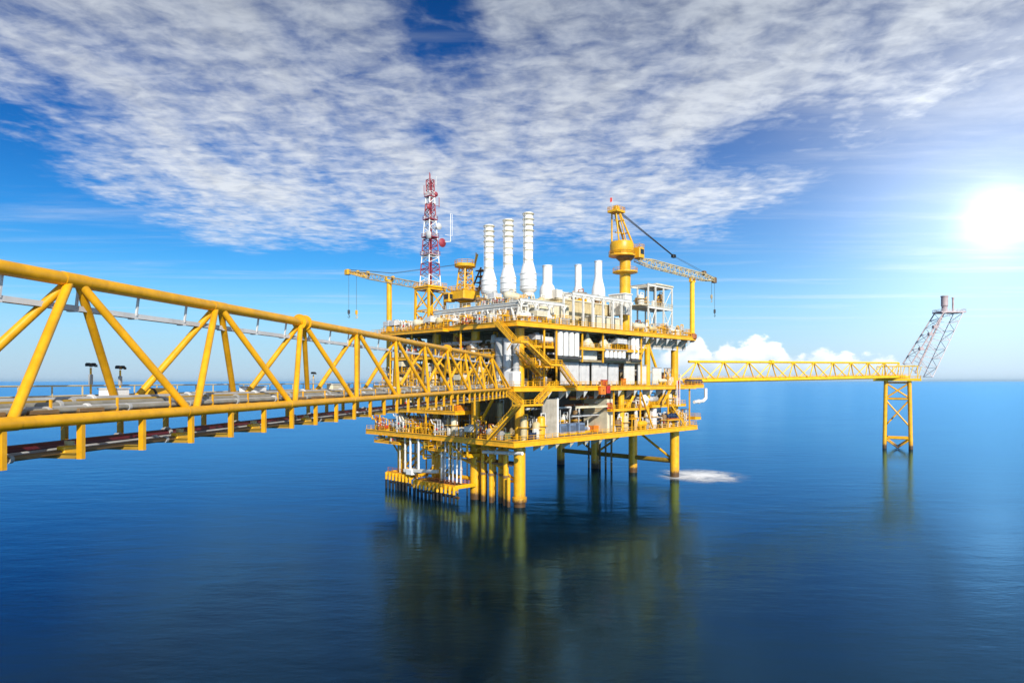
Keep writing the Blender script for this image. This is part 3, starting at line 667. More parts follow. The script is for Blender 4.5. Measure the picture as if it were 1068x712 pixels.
def right_crane():
    A, B = 49.1, 4.0
    t = place('pedestal_crane', A, B, ZU, 'yellow pedestal crane with tall A-frame and lattice boom at the right', 'crane', 'platform cranes')
    MB().lathe([(1.75,-7),(1.75,8.5),(2.0,8.6),(2.0,9.2),(1.62,9.4),(1.62,22.4)],24).build('pedestal','amber',t)
    ring = MB().lathe([(1.6,17.6),(3.4,17.9),(3.7,18.0),(3.7,18.25),(1.6,18.25)],24).build('access_platform','amber',t)
    MB().rail([(3.6*math.cos(i*math.pi/6),3.6*math.sin(i*math.pi/6),18.25) for i in range(12)],1.1,.06,3,True).build('railing','yellow',ring)
    MB().lathe([(1.7,21.4),(2.6,22.2),(2.6,22.9),(2.2,23)],24).build('slew_ring','brown',t)
    dirv = Vector((26.2,-7.2,0)).normalized(); sv_ = Vector((-dirv.y,dirv.x,0))
    # machinery house: a big drum-sided block
    h = MB().lathe([(3.3,23.0),(3.5,23.3),(3.5,26.2),(3.2,26.9),(1.2,27.0)],20,(-dirv.x*1.2,-dirv.y*1.2,0)).build('machinery_house','amber',t)
    MB().lathe([(3.9,22.7),(3.9,23.05)],20,(-dirv.x*1.2,-dirv.y*1.2,0)).build('walkway','yellow',h)
    MB().rail([(-dirv.x*1.2+3.85*math.cos(i*math.pi/6),-dirv.y*1.2+3.85*math.sin(i*math.pi/6),23.05) for i in range(12)],1.1,.06,3,True).build('railing','yellow',h)
    c = dirv*4.4+sv_*-1.0
    cb = MB().bev(c.x-1.3,c.x+1.3,c.y-1.2,c.y+1.2,22.6,25.6,.25).build('cab','amber',t)
    MB().bev(c.x+1.0,c.x+1.36,c.y-.95,c.y+.95,23.5,25.1,.05).build('window','glass',cb)
    MB().bev(c.x-.9,c.x+.9,c.y-1.26,c.y-1.0,23.6,25.1,.05).build('window','glass',cb)
    MB().rail([(c.x-1.2,c.y-1.1,25.6),(c.x+1.2,c.y-1.1,25.6),(c.x+1.2,c.y+1.1,25.6),(c.x-1.2,c.y+1.1,25.6)],1.0,.06,1.2,True).build('railing','yellow',cb)
    ap = -dirv*3.3+Vector((0,0,36.0)); af = MB()
    for s in (-1,1):
        af.tube(dirv*1.7+sv_*1.7*s+Vector((0,0,26.0)), ap+sv_*.9*s, .30, 10)
        af.tube(-dirv*3.6+sv_*1.7*s+Vector((0,0,26.0)), ap+sv_*.9*s-dirv*.9, .24, 10)
        af.tube(-dirv*.5+sv_*1.5*s+Vector((0,0,26.0)), ap+sv_*.8*s, .18, 8)
    for f in (.35,.7):
        p = dirv*1.7+Vector((0,0,26.0)); q = p+(ap-p)*f; af.beam(q-sv_*1.7,q+sv_*1.7,.3,.3); b_ = -dirv*3.6+Vector((0,0,26)); r_ = b_+(ap-dirv*.9-b_)*f; af.beam(q,r_,.28,.28)
    af.build('a_frame','amber',t)
    hd = MB().bev(ap.x-2.0,ap.x+2.0,ap.y-1.8,ap.y+1.8,35.2,35.7,.1).bev(ap.x-.8,ap.x+.8,ap.y-.6,ap.y+.6,35.7,37.2,.15).build('head_platform','amber',t)
    MB().rail([(ap.x-1.9,ap.y-1.7,35.7),(ap.x+1.9,ap.y-1.7,35.7),(ap.x+1.9,ap.y+1.7,35.7),(ap.x-1.9,ap.y+1.7,35.7)],1.1,.08,1.2,True).build('railing','yellow',hd)
    MB().tube((ap.x-1.9,ap.y,35.7),(ap.x-1.9,ap.y,39.6),.06,6).build('flag_pole','light_grey',t)
    fl = MB(); z=38.2
    fl.add([(ap.x-1.9,ap.y,z),(ap.x-2.5,ap.y+.3,z-.35),(ap.x-3.0,ap.y,z-.1),(ap.x-1.9,ap.y,z+1.1),(ap.x-2.5,ap.y+.3,z+1.0),(ap.x-3.0,ap.y,z+.6),
            (ap.x-1.9,ap.y+.03,z),(ap.x-2.5,ap.y+.33,z-.35),(ap.x-3.0,ap.y+.03,z-.1),(ap.x-1.9,ap.y+.03,z+1.1),(ap.x-2.5,ap.y+.33,z+1.0),(ap.x-3.0,ap.y+.03,z+.6)],
           [(0,1,4,3),(1,2,5,4),(9,10,7,6),(10,11,8,7),(0,6,7,1),(1,7,8,2),(3,4,10,9),(4,5,11,10),(2,8,11,5),(0,3,9,6)]); fl.build('flag','red',t)
    # boom
    heel = dirv*4.2+Vector((0,0,22.2)); tip = dirv*36.8+Vector((0,0,18.6)); bm = MB()
    k1 = heel+(tip-heel)*.16; k2 = heel+(tip-heel)*.86
    lattice(bm, heel, k1, 1.8,.7, 1.9,2.1, 2, .15,.09); lattice(bm, k1, k2, 1.9,2.1,1.8,1.9, 12,.15,.085); lattice(bm, k2, tip, 1.8,1.9,.9,.6, 3,.16,.10)
    bm.build('boom','beige',t)
    tp = MB(); tp.bev(tip.x-.8,tip.x+.8,tip.y-.6,tip.y+.6,tip.z-.9,tip.z+.9,.2); tp.bev(k2.x-.7,k2.x+.7,k2.y-.6,k2.y+.6,k2.z+.9,k2.z+2.1,.2); tp.build('boom_head','brown',t)
    bl = ap+(Vector((0,0,0))) ; mp_ = dirv*19.2+Vector((0,0,24.7))
    rp = MB()
    for s in (-.5,-.17,.17,.5): rp.tube(ap+sv_*s+Vector((0,0,.2)), mp_+sv_*s*.5, .065, 5)
    rp.build('luffing_rope','rope',t)
    MB().bev(mp_.x-.8,mp_.x+.8,mp_.y-.5,mp_.y+.5,mp_.z-.5,mp_.z+.5,.15).build('bridle_block','black',t)
    pr = MB()
    for s in (-.5,.5): pr.tube(mp_+sv_*s*.5, tip+sv_*s+Vector((0,0,.6)), .05, 5)
    pr.build('pendant','rope',t)
    q = dirv*35.6+Vector((0,0,18.0)); hook(t,(q.x,q.y,q.z),4.2,'girder'); q = dirv*37.0+Vector((0,0,17.8)); hook(t,(q.x,q.y,q.z),8.6,'rope')
right_crane()
def rest_post(a, b, z0, z1, r, label, mt='lime_yellow'):
    t = place('boom_rest', a, b, z0, label, 'boom rest', 'yellow boom rest posts')
    h = z1-z0
    MB().lathe([(r*1.05,0),(r,h-.5)],16).build('post',mt,t)
    MB().lathe([(r*1.6,-.7),(r*1.9,-.5),(r*1.9,.7),(r*1.2,1.0)],16).build('base_collar','rust',t)
    m = MB().bev(-1.3,1.3,-.5,.5,h-.6,h-.1,.08); m.box(-1.3,-1.0,-.4,.4,h-.1,h+.6); m.box(1.0,1.3,-.4,.4,h-.1,h+.6); m.build('cradle','yellow',t)
rest_post(75.2,-3.2,ZU,61.6,.75,'yellow post holding up the right crane boom near its tip')
rest_post(1.0,54.4,ZM,60.0,.80,'tall yellow post holding up the left crane boom','yellow')
def left_crane():
    A, B = 12.0, 33.0
    t = place('pedestal_crane', A, B, ZU, 'yellow crane with round top platform and boom pointing left', 'crane', 'platform cranes')
    dirv = Vector((-11.0,21.4,0)).normalized(); sv_ = Vector((-dirv.y,dirv.x,0))
    MB().lathe([(1.7,-1),(1.6,8.4),(2.3,8.8),(2.3,9.3)],20).build('pedestal','amber',t)
    h = MB().bev(-3.2,3.2,-3.0,3.0,9.3,11.9,.3).build('machinery_house','amber',t)
    MB().rail([(-3.5,-3.3,11.9),(3.5,-3.3,11.9),(3.5,3.3,11.9),(-3.5,3.3,11.9)],1.1,.07,1.3,True).build('railing','yellow',h)
    MB().bev(-3.8,3.8,-3.6,3.6,9.0,9.28,.05).build('walkway','brown',h)
    c = dirv*4.2+sv_*1.6; cb = MB().bev(c.x-1.2,c.x+1.2,c.y-1.2,c.y+1.2,8.6,11.2,.2).build('cab','amber',t); MB().bev(c.x-1.26,c.x-1.0,c.y-.9,c.y+.9,9.4,10.8,.05).build('window','glass',cb); MB().bev(c.x-.9,c.x+.9,c.y-1.26,c.y-1.0,9.4,10.8,.05).build('window','glass',cb)
    m = MB(); lattice(m,(0,0,11.8),(.2,0,18.6),3.6,3.4,2.6,2.4,4,.24,.13,Vector((0,1,0))); m.build('gantry','amber',t)
    p = MB().lathe([(.4,18.0),(3.0,18.6),(3.1,19.3),(2.7,19.4)],20).build('top_platform','amber',t)
    MB().rail([(3.0*math.cos(i*math.pi/6),3.0*math.sin(i*math.pi/6),19.3) for i in range(12)],1.1,.07,3,True).build('railing','yellow',p)
    MB().tube((2.2,-1.6,19.3),(2.9,-2.0,22.4),.3,8).build('sheave_mast','amber',t); MB().tube((2.9,-1.0,19.3),(3.1,-1.3,23.0),.28,8).build('vent_pipe','bright_white',t)
    m = MB()
    for s in (-1,1): m.tube((2.6,1.5*s-1,11.9),(5.0,1.2*s-2.5,19.0),.24,8); m.tube((4.9,1.4*s-2,11.9),(5.0,1.2*s-2.5,19.0),.2,8)
    for i in range(4): m.box(3.2,5.6,-4.0,-.8,12.6+i*1.7,12.85+i*1.7)
    m.build('a_frame','brown',t)
    heel = dirv*3.6+Vector((0,0,11.6)); tip = dirv*38+Vector((0,0,19.0)); bm = MB()
    k1 = heel+(tip-heel)*.12; k2 = heel+(tip-heel)*.80
    lattice(bm,heel,k1,1.6,.7,1.8,1.7,2,.15,.09); lattice(bm,k1,k2,1.8,1.7,1.7,1.7,12,.15,.08); lattice(bm,k2,tip,1.7,1.7,.8,.6,4,.17,.11)
    bm.build('boom','girder',t)
    tp = MB(); tp.bev(tip.x-.7,tip.x+.7,tip.y-.9,tip.y+.9,tip.z-.8,tip.z+.8,.2)
    for f, hh in ((.80,1.6),(.56,1.5),(.9,1.1)): q = heel+(tip-heel)*f; tp.bev(q.x-.4,q.x+.4,q.y-.5,q.y+.5,q.z+.5,q.z+.2+hh*.8,.15)
    lattice(tp,k2+Vector((0,0,.2)),tip,1.3,1.1,.6,.5,4,.2,.2); tp.build('boom_head','amber',t)
    rp = MB()
    for s in (-.4,.4): rp.tube(Vector((0,0,19.6))+sv_*s, heel+(tip-heel)*.56+Vector((0,0,2.2))+sv_*s, .05, 5); rp.tube(heel+(tip-heel)*.56+Vector((0,0,2.2))+sv_*s, tip+Vector((0,0,.8))+sv_*s, .05, 5)
    rp.build('pendant','rope',t)
    q = dirv*35.0+Vector((0,0,17.6)); hook(t,(q.x,q.y,q.z),10.2,'yellow'); q = dirv*37.6+Vector((0,0,18.2)); hook(t,(q.x,q.y,q.z),10.6,'rope')
left_crane()

# ------------------------------------------------------------------ telecom mast on its yellow lattice base
def mast():
    a, b = 6.5, 42.0
    t = place('tower_base', a, b, ZU, 'yellow cross-braced steel base carrying the red and white mast', 'steel tower')
    hw, h = 3.1, 12.8
    for sx in (-1,1):
        for sy in (-1,1): MB().beam((sx*hw,sy*hw,0),(sx*hw*.95,sy*hw*.95,h),.6,.6).build('leg','yellow',t)
    m = MB()
    for z0,z1 in ((.5,6.3),(6.3,12.4)):
        cs = [(-hw,-hw),(hw,-hw),(hw,hw),(-hw,hw)]
        for i in range(4):
            p, q = cs[i], cs[(i+1)%4]; m.tube((*p,z0),(*q,z1),.18,7); m.tube((*q,z0),(*p,z1),.18,7); m.beam((*p,z1),(*q,z1),.35,.35)
    m.build('brace','yellow',t)
    p = MB().box(-hw-.4,hw+.4,-hw-.4,hw+.4,h,h+.35).build('top_platform','yellow',t)
    MB().rail([(-hw-.3,-hw-.3,h+.35),(hw+.3,-hw-.3,h+.35),(hw+.3,hw+.3,h+.35),(-hw-.3,hw+.3,h+.35)],1.1,.06,1.5,True).build('railing','yellow',p)
    t = place('telecom_mast', a, b, ZU+h+.36, 'tapering red and white lattice mast with dishes and antennas', 'radio mast')
    H = 31.0; n = 9; cols = ['bright_white','mast_red','bright_white','mast_red','bright_white','bright_white','mast_red','bright_white','mast_red']
    wd = lambda z: 4.3-(4.3-1.6)*min(1,(z/27.0))
    for i in range(n):
        z0, z1 = H*i/n, H*(i+1)/n; m = MB()
        w0, w1 = wd(z0), wd(z1)
        lattice(m,(0,0,z0),(0,0,z1),w0,w0,w1,w1,2,.17,.10,Vector((0,1,0)))
        m.build('section',cols[i],t)
    m = MB(); m.beam((0,-.3,0),(0,-.3,H-.5),.55,.35); m.build('cable_ladder','mast_red',t)
    def dish(x,y,z,r,ax,mt):
        m = MB().lathe([(.05,0),(r*.6,.12),(r,.42),(r,.6),(r*.2,.62)],16,(x,y,z),ax); m.tube((x,y,z),(x*.6,y*.6,z),.09,6); m.build('dish',mt,t)
    dish(-2.9,-2.2,14.5,1.2,'x','light_grey'); dish(2.8,-2.6,13.0,1.3,'y','mast_red'); dish(1.7,-2.4,17.6,1.0,'y','light_grey'); dish(-1.5,-1.8,22.8,.8,'y','mast_red'); dish(1.4,-1.4,27.0,.7,'y','mast_red')
    for x,y,z,h_,mt in ((-1.2,-1.2,30.5,3.2,'mast_red'),(1.2,-1.2,30.5,2.6,'light_grey'),(0,0,30.8,3.0,'mast_red'),(-1.6,.8,27.5,2.8,'mast_red'),(1.9,.4,28.0,2.6,'mast_red'),(2.0,-1.6,24.2,2.8,'mast_red')):
        MB().tube((x,y,z-1),(x,y,z+h_-1),.11,6).tube((x,y,z-.6),(x*.5,y*.5,z-.6),.06,5).build('antenna',mt,t)
    m = MB(); m.path([(3.0,-3.0,13.2),(4.6,-3.6,13.4),(4.6,-3.6,21.5)],.10,6); m.path([(3.0,-3.0,15.2),(5.4,-3.4,15.2),(5.4,-3.4,21.5),(4.6,-3.6,21.5)],.08,6); m.build('whip_antenna','bright_white',t)
    for z in (9.2,14.3,19.4,26.0):
        w = wd(z)/2+.35; p = MB().box(-w,w,-w,w,z,z+.12).build('rest_platform','mast_red' if z != 9.2 else 'light_grey',t); MB().rail([(-w,-w,z+.1),(w,-w,z+.1),(w,w,z+.1),(-w,w,z+.1)],1.0,.05,1.4,True).build('railing','mast_red',p)
mast()

# ------------------------------------------------------------------ below the lower deck: conductors, boat landings, white pipes
cn_ = [(1.2,13.2,.52),(-.8,11.8,.60),(1.4,10.2,.58),(-.8,8.9,.62),(.6,6.9,.72),(-1.0,3.6,.68),(3.0,12.0,.55),(3.4,8.2,.55),(4.5,5.2,.55),(-2.0,1.7,.42)]
nm = ['first','second','third','fourth','fifth','sixth','seventh','eighth','ninth','tenth','eleventh','twelfth','thirteenth','fourteenth','fifteenth','sixteenth','seventeenth','eighteenth','nineteenth','twentieth','twenty-first','twenty-second','twenty-third','twenty-fourth','twenty-fifth','twenty-sixth']
order = sorted(range(len(cn_)), key=lambda i: proj_x if False else -cn_[i][1]+cn_[i][0]*.9)
for k, i in enumerate(order):
    a, b, r = cn_[i]
    lab = 'yellow well pipe standing in the sea beside the near leg, %s from the left' % nm[k]
    if r < .45: lab = 'short thin yellow pipe standing in the sea right beside the near leg'
    h = ZL-1.3 if r > .45 else 7
    t = place('well_pipe', a, b, -3, lab, 'well pipe', 'yellow well pipes beside the near leg')
    MB().lathe([(r,0),(r,h+3)],14).build('casing','yellow_tide',t)
    if r > .45: MB().lathe([(r,9.6),(r+.16,9.65),(r+.16,10.2),(r,10.25)],14).build('collar','brown',t)
pipe_late = []
def landing(a, b0, b1, z, depth, label):
    t = place('boat_landing', a, b0, 0, label, 'boat landing', 'yellow boat landings with black fenders'); L = b1-b0
    fr = MB().bev(0,.7,0,L,z-1.25,z,.06).bev(0,depth,-.02,.6,z-.9,z-.01,.06).bev(0,depth,L-.6,L+.02,z-.9,z-.01,.06).build('frame','yellow',t)
    n = int(L/1.55)
    for i in range(n+1):
        y = .25+(L-.5)*i/n; f = MB().lathe([(.32,-2.5),(.32,z-1.3)],10,(-.15,y,0)).build('fender','black',t); MB().lathe([(.38,z-2.2),(.38,z-.25)],10,(-.15,y,0)).build('cap','yellow',f)
    MB().box(.65,depth,.65,L-.65,z-.75,z-.6).build('grating','brown',t)
    MB().rail([(depth-.2,.7,z-.6),(depth-.2,L-.7,z-.6)],1.1,.06,1.6).build('railing','orange',t)
    for zz in (z-3.2,): MB().tube((1.5,.3,zz),(1.5,L-.3,zz),.3,8).build('waling','yellow_tide',t)
    for y0 in (1.0,L*.5): MB().tube((1.6,y0,z-3.4),(1.6,y0+L*.42,z-.9),.2,8).tube((1.6,y0,z-.9),(1.6,y0+L*.42,z-3.4),.2,8).build('cross_brace','yellow_tide',t)
    MB().rail([(.3,.4,z),(.3,L-.4,z)],1.1,.07,1.8).build('railing','rust',t)
    m = MB()
    for y in (1.5,L-1.5): m.tube((depth,y,z-.7),(depth+4.5,y,z+2.5),.28,8)
    m.build('support','yellow_tide',t)
landing(-5.5,35.2,46.6,4.7,6.0,'yellow boat landing around the far left leg with black fender posts')
landing(-8.0,14.2,30.6,4.3,7.0,'longer yellow boat landing left of the well pipes with black fender posts')
hp_ = [(-4.6,39.0,1,4.4),(-4.4,36.8,0,4.4),(-4.8,33.4,0,3.0),(-3.0,43.6,1,4.2),(-3.4,28.6,0,4.2),(-2.4,25.4,1,4.0),(-4.6,23.8,0,4.0),(-3.0,17.6,0,4.0),(1.5,20.4,1,-3),(1.8,24.6,0,-3),(2.2,28.0,0,-3),(1.6,34.2,1,-3),(2.4,38.6,0,-3),(1.4,42.4,0,-3)]
for i, (a, b, w_, z0_) in enumerate(sorted(hp_, key=lambda q: -q[1])):
    pipe_late.append((a, b, w_, z0_, i))
t = place('gangway_frame', -5.5, 34.5, 5.2, 'thin white hanging gangway frame beside the far left leg', 'gangway')
m = MB(); m.tube((0,1.0,9.5),(0,1.0,1.2),.28,8); m.tube((0,-2.6,9.5),(0,-2.6,1.2),.28,8); m.build('hanger','bright_white',t)
MB().beam((-.4,3.0,.6),(.4,-10.0,1.4),.9,.8).build('walkway','white',t); MB().bev(-1.0,1.0,-.9,1.8,-.3,1.2,.2).build('end_box','bright_white',t)
def pipe_thing(name, pts, r, mt, label, cat='pipe', group=None, fl=5.0):
    b0 = pts[0]; t = place(name, b0[0], b0[1], b0[2], label, cat, group)
    q = [Vector(p)-Vector(b0) for p in pts]
    MB().path(q, r, 10).build('tube', mt, t)
    for i in range(len(q)-1):
        d = q[i+1]-q[i]; k = int(d.length/fl)
        for j in range(1,k+1): o = q[i]+d*(j/(k+1)); u = d.normalized()*.1; MB().tube(o-u,o+u,r*1.45,10).build('flange','light_grey' if mt!='light_grey' else 'grey',t)
pipe_thing('pipe', [(-3,9.5,12.6),(-3,-3.8,13.2)], .42, 'bright_white', 'white pipe slung under the lower deck in front of the near leg')
pipe_thing('pipe', [(-4,27,12.9),(-4,20,13.0)], .35, 'bright_white', 'short white pipe under the lower deck above the long boat landing')
pipe_thing('pipe', [(74,-4.6,23.4),(79.5,-4.6,23.6),(81.2,-4.6,24.4),(81.2,-4.6,27.6)], .52, 'bright_white', 'fat white elbow pipe under the right end side platform')
for i in range(6):
    pipe_thing('pipe', [(-5.0,15.5+i*1.5,ZL-1.4),(-5.0,15.5+i*1.5,4.5)], .22, 'bright_white' if i%2 else 'light_grey', 'slim %s pipe dropping to the long boat landing, %s from the well pipes' % ( 'white' if i%2 else 'grey', nm[i]), 'pipe', 'slim pipes above the long boat landing', 4)
for i in range(5):
    pipe_thing('pipe', [(69.0,33-i*2.4,ZL-1.4),(69.0,33-i*2.4,-3)], .33, 'brown', 'dark riser pipe behind the platform between the far legs, %s from the left' % nm[i], 'pipe', 'dark riser pipes between the far legs', 6)

for a, b, w_, z0_, i in pipe_late:
    pipe_thing('pipe', [(a,b,ZL-1.3),(a,b,z0_)], .2+.05*(i%3), 'white' if w_ else 'yellow', '%s drop pipe under the left lower deck edge, %s from the far left leg' % ('white' if w_ else 'yellow', nm[i]), 'pipe', 'drop pipes under the left deck edge', 4)
for p, q in (((0,15.5,9.6),(0,46.5,9.6)),((-3,20,14.5),(-3,28,10)),((-3,28,10),(-3,36,14.5)),((-3,36,14.5),(-3,43,10.5)),((3.5,15,12.5),(3.5,46,12.5)),((-4.5,14,13.6),(-4.5,50,13.6)),((-4.5,31,13.6),(-4.5,31,9.4)),((-4.5,31,9.4),(0,31,9.4)),((-4.5,22,12),(-1,14,8.5)),((-1.5,2,13.2),(-1.5,13,13.2)),((-1.5,4,14.5),(-1.5,10,10)),((2,0,13.4),(2,15,13.4))): MB().beam(p,q,.42,.42).build('under_frame','yellow',PL)
# barrels / navy tanks at the right end
def navy(a, b, z, n, r, L, label):
    t = place('tank_rack', a, b, z, label, 'tank rack', 'racks of navy tanks')
    for i in range(n):
        MB().lathe([(r*.6,0),(r,.2),(r,L-.2),(r*.6,L)],14,(r+i*2.12*r,0,r+.35),'y').build('tank','navy',t)
    MB().box(-.1,n*2.12*r+.1,.1,L-.1,.0,.33).build('rack','rust',t)
navy(74.8,-3.4,ZM+.2,5,.66,3.0,'row of navy blue tanks on the right end side platform'); navy(60.5,-3.6,ZL+2.4,4,.72,2.6,'navy blue tanks at the right end of the lower deck')
MBx = place('tank_stand', 60.2, -3.7, ZL, 'low yellow stand under the navy tanks of the lower deck', 'stand'); MB().box(0,6.8,0,2.8,2.05,2.38).build('top','yellow',MBx)
for x in (.2,6.6):
    for y in (.2,2.6): MB().beam((x,y,0),(x,y,2.05),.25,.25).build('leg','yellow',MBx)
# orange and red hose boxes
def boxy(a,b,z,w,d,h,mt,name,label,cat,lid='grey'):
    t = place(name,a,b,z,label,cat); MB().bev(0,w,0,d,.15,h,.08).build('body',mt,t); MB().box(.1,w-.1,.1,d-.1,0,.15).build('plinth','dark_grey',t)
    MB().bev(-.06,w+.06,-.06,d+.06,h,h+.14,.03).build('lid',lid,t); MB().box(w*.42,w*.58,-.08,0,h*.5,h*.62).build('handle','black',t)
boxy(25.3,-5.1,ZM-2.3,2.2,.9,2.2,'orange','hose_box','bright orange box hung on the edge below the main deck railing','box','orange')
boxy(28.0,-5.1,ZM-2.0,1.5,.9,2.0,'red','hose_box','red box hung beside the orange box below the main deck railing','box','red')
boxy(28.6,-3.4,ZM+.05,1.9,1.0,1.5,'red','fire_cabinet','red fire cabinet on the main deck above the red hung box','cabinet','red')
boxy(38.0,-3.3,ZM+.05,1.2,1.0,1.9,'orange','fire_cabinet','small orange fire cabinet near the middle yellow column on the main deck','cabinet','orange')
t = place('ladder_cage', 63.6, -4.7, 22.6, 'pale pink and white caged ladder at the right end below the main deck', 'ladder')
m = MB()
for x in (0,1.5): m.beam((x,0,0),(x,0,7.5),.22,.22)
m.build('rail','bright_white',t); m = MB()
for i in range(14): m.tube((0,0,.3+i*.53),(1.5,0,.3+i*.53),.07,6)
m.build('rung','red',t)

# ------------------------------------------------------------------ clutter: many small equipment items, each a thing
REG = []
def reg(name, kindphrase, colour, cat, a, b, z, deckname, face, grp):
    t = place(name, a, b, z, '', cat, grp); REG.append((t, kindphrase, colour, deckname, face, a, b)); return t
CN = {'white':'white','bright_white':'bright white','cream':'cream','grey':'dark grey','light_grey':'pale grey','yellow':'yellow','rust':'rust brown','red':'red','navy':'navy blue','green':'green','beige':'beige','orange':'orange','brown':'brown','steel_blue':'steel blue'}
rr = random.uniform; rc = random.choice
def vessel_v(mt, h, r, **k):
    t = reg('upright_vessel','upright vessel',CN[mt],'vessel',grp='upright vessels on the decks',**k)
    MB().lathe([(r*.8,0),(r*.8,.7),(r,.9),(r,h-.6),(r*.85,h-.25),(r*.4,h)],16).build('shell',mt,t)
    MB().lathe([(r,h*.55),(r+.55,h*.55+.03),(r+.55,h*.55+.13),(r,h*.55+.16)],14).build('platform','yellow',t)
    MB().path([(0,0,h-.1),(0,0,h+.6),(r+.5,0,h+.6),(r+.5,0,.4)],.15,7).build('pipe',rc(('white','light_grey','yellow')),t)
def vessel_h(mt, L, r, **k):
    t = reg('horizontal_vessel','horizontal vessel',CN[mt],'vessel',grp='horizontal vessels on the decks',**k)
    z = r+.8; MB().lathe([(r*.45,-L/2),(r*.88,-L/2+.25),(r,-L/2+.6),(r,L/2-.6),(r*.88,L/2-.25),(r*.45,L/2)],16,(0,0,z),'x').build('shell',mt,t)
    for x in (-L*.28,L*.28): MB().box(x-.2,x+.2,-r*.75,r*.75,0,z-r*.55).build('saddle','yellow',t)
    MB().path([(L*.15,0,z+r-.1),(L*.15,0,z+r+.8),(L*.15,r+.6,z+r+.8),(L*.15,r+.6,.2)],.16,7).build('pipe',rc(('white','cream','rust')),t)
def pump(mt, **k):
    t = reg('pump_skid','pump skid',CN[mt],'pump',grp='pump skids on the decks',**k)
    MB().box(-1.5,1.5,-.6,.6,0,.3).build('skid','yellow',t)
    MB().lathe([(.3,-1.3),(.5,-1.2),(.5,-.1),(.25,0)],12,(0,0,.9),'x').build('motor',mt,t); MB().lathe([(.3,.15),(.62,.3),(.62,.8),(.3,.95)],12,(0,0,.9),'x').build('pump_casing',rc(('rust','light_grey','steel_blue')),t)
    MB().path([(.55,0,1.4),(.55,0,rr(2.2,3.4)),(.55,1.2,rr(2.2,3))],.17,7).build('pipe',rc(('white','cream','yellow')),t)
def cabinet(mt, w, d, h, **k):
    t = reg('cabinet','cabinet',CN[mt],'cabinet',grp='cabinets on the decks',**k)
    MB().bev(-w/2,w/2,-d/2,d/2,.1,h,.06).build('body',mt,t); MB().box(-w/2+.08,w/2-.08,-d/2+.08,d/2-.08,0,.1).build('plinth','dark_grey',t)
    for s in (-1,1): MB().box(min(0,s*w/2)+.06,max(0,s*w/2)-.06,-d/2-.05,-d/2-.003,.3,h-.25).build('door',rc((mt,'light_grey')),t)
def spool(mt, n, h, **k):
    t = reg('pipe_manifold','pipe manifold',CN[mt],'pipework',grp='pipe manifolds on the decks',**k)
    for i in range(n):
        x = (i-n/2)*.85; hh = h*rr(.7,1.0)
        p = MB().path([(x,0,0),(x,0,hh),(x,rr(.8,1.8),hh),(x,1.8,h*1.05)],rr(.13,.24),8).build('pipe',mt if i%3 else rc(('white','yellow',mt)),t)
        MB().lathe([(.32,hh*.45),(.32,hh*.45+.2)],10,(x,0,0)).lathe([(.3,hh*.7),(.3,hh*.7+.2)],10,(x,0,0)).build('flange','light_grey',p)
        if i%2 == 0:
            MB().tube((x,-.2,hh*.55),(x,-.65,hh*.55),.06,6).lathe([(.27,0),(.28,.05),(.27,.1)],12,(x,-.72,hh*.55),'y').build('handwheel','red' if i == 0 else 'rust',p)
    MB().lathe([(.28,-n*.5),(.28,n*.45)],10,(0,.02,h*.22),'x').build('header',mt,t)
def cooler(mt, w, **k):
    t = reg('fan_cooler','fan cooler on legs',CN[mt],'cooler',grp='fan coolers on the decks',**k)
    MB().bev(-w/2,w/2,-1.3,1.3,1.6,2.9,.08).build('box',mt,t)
    for x in (-w/2+.2,w/2-.2):
        for y in (-1.1,1.1): MB().beam((x,y,0),(x,y,1.6),.2,.2).build('leg','yellow',t)
    n = max(1,int(w/1.8))
    for i in range(n): MB().lathe([(.75,2.9),(.75,3.3),(.6,3.32),(.6,3.0)],14,((i+.5-n/2)*1.8,0,0)).build('fan_ring','grey',t)
def crate(mt, w, d, h, **k):
    t = reg('transport_box','transport box',CN[mt],'box',grp='transport boxes on the decks',**k)
    m = MB().box(-w/2,w/2,-d/2,d/2,.15,h); x=-w/2+.2
    while x < w/2-.2: m.box(x,x+.14,-d/2-.06,-d/2,.3,h-.15); x += .45
    m.build('body',mt,t); f = MB()
    for x in (-w/2-.03,w/2+.03):
        for y in (-d/2-.03,d/2+.03): f.beam((x,y,0),(x,y,h+.1),.18,.18)
    f.build('corner_post',rc(('yellow',mt)),t)
def drums(mt, n, **k):
    t = reg('gas_rack','rack of gas bottles',CN[mt],'gas rack',grp='gas bottle racks on the decks',**k)
    for i in range(n): MB().lathe([(.22,.1),(.22,1.4),(.08,1.7),(.08,1.85)],10,((i-n/2)*.5,0,0)).build('bottle',mt,t)
    m = MB()
    for z in (.05,.8,1.3): m.box(-n*.25-.4,n*.25,-.32,-.26,z,z+.1)
    m.build('rack','yellow',t)
def tower(mt, h, **k):
    t = reg('scaffold_tower','cross-braced steel tower',CN[mt],'steel tower',grp='small steel towers on the decks',**k)
    m = MB(); lattice(m,(0,0,0),(0,0,h),1.8,1.6,1.8,1.6,max(2,int(h/2)),.11,.07,Vector((0,1,0))); m.build('frame',mt,t)
    MB().box(-1.1,1.1,-1,1,h,h+.12).build('top','brown',t)
WHT = ('white','white','cream','cream','light_grey','grey','yellow','beige','beige','rust','brown')
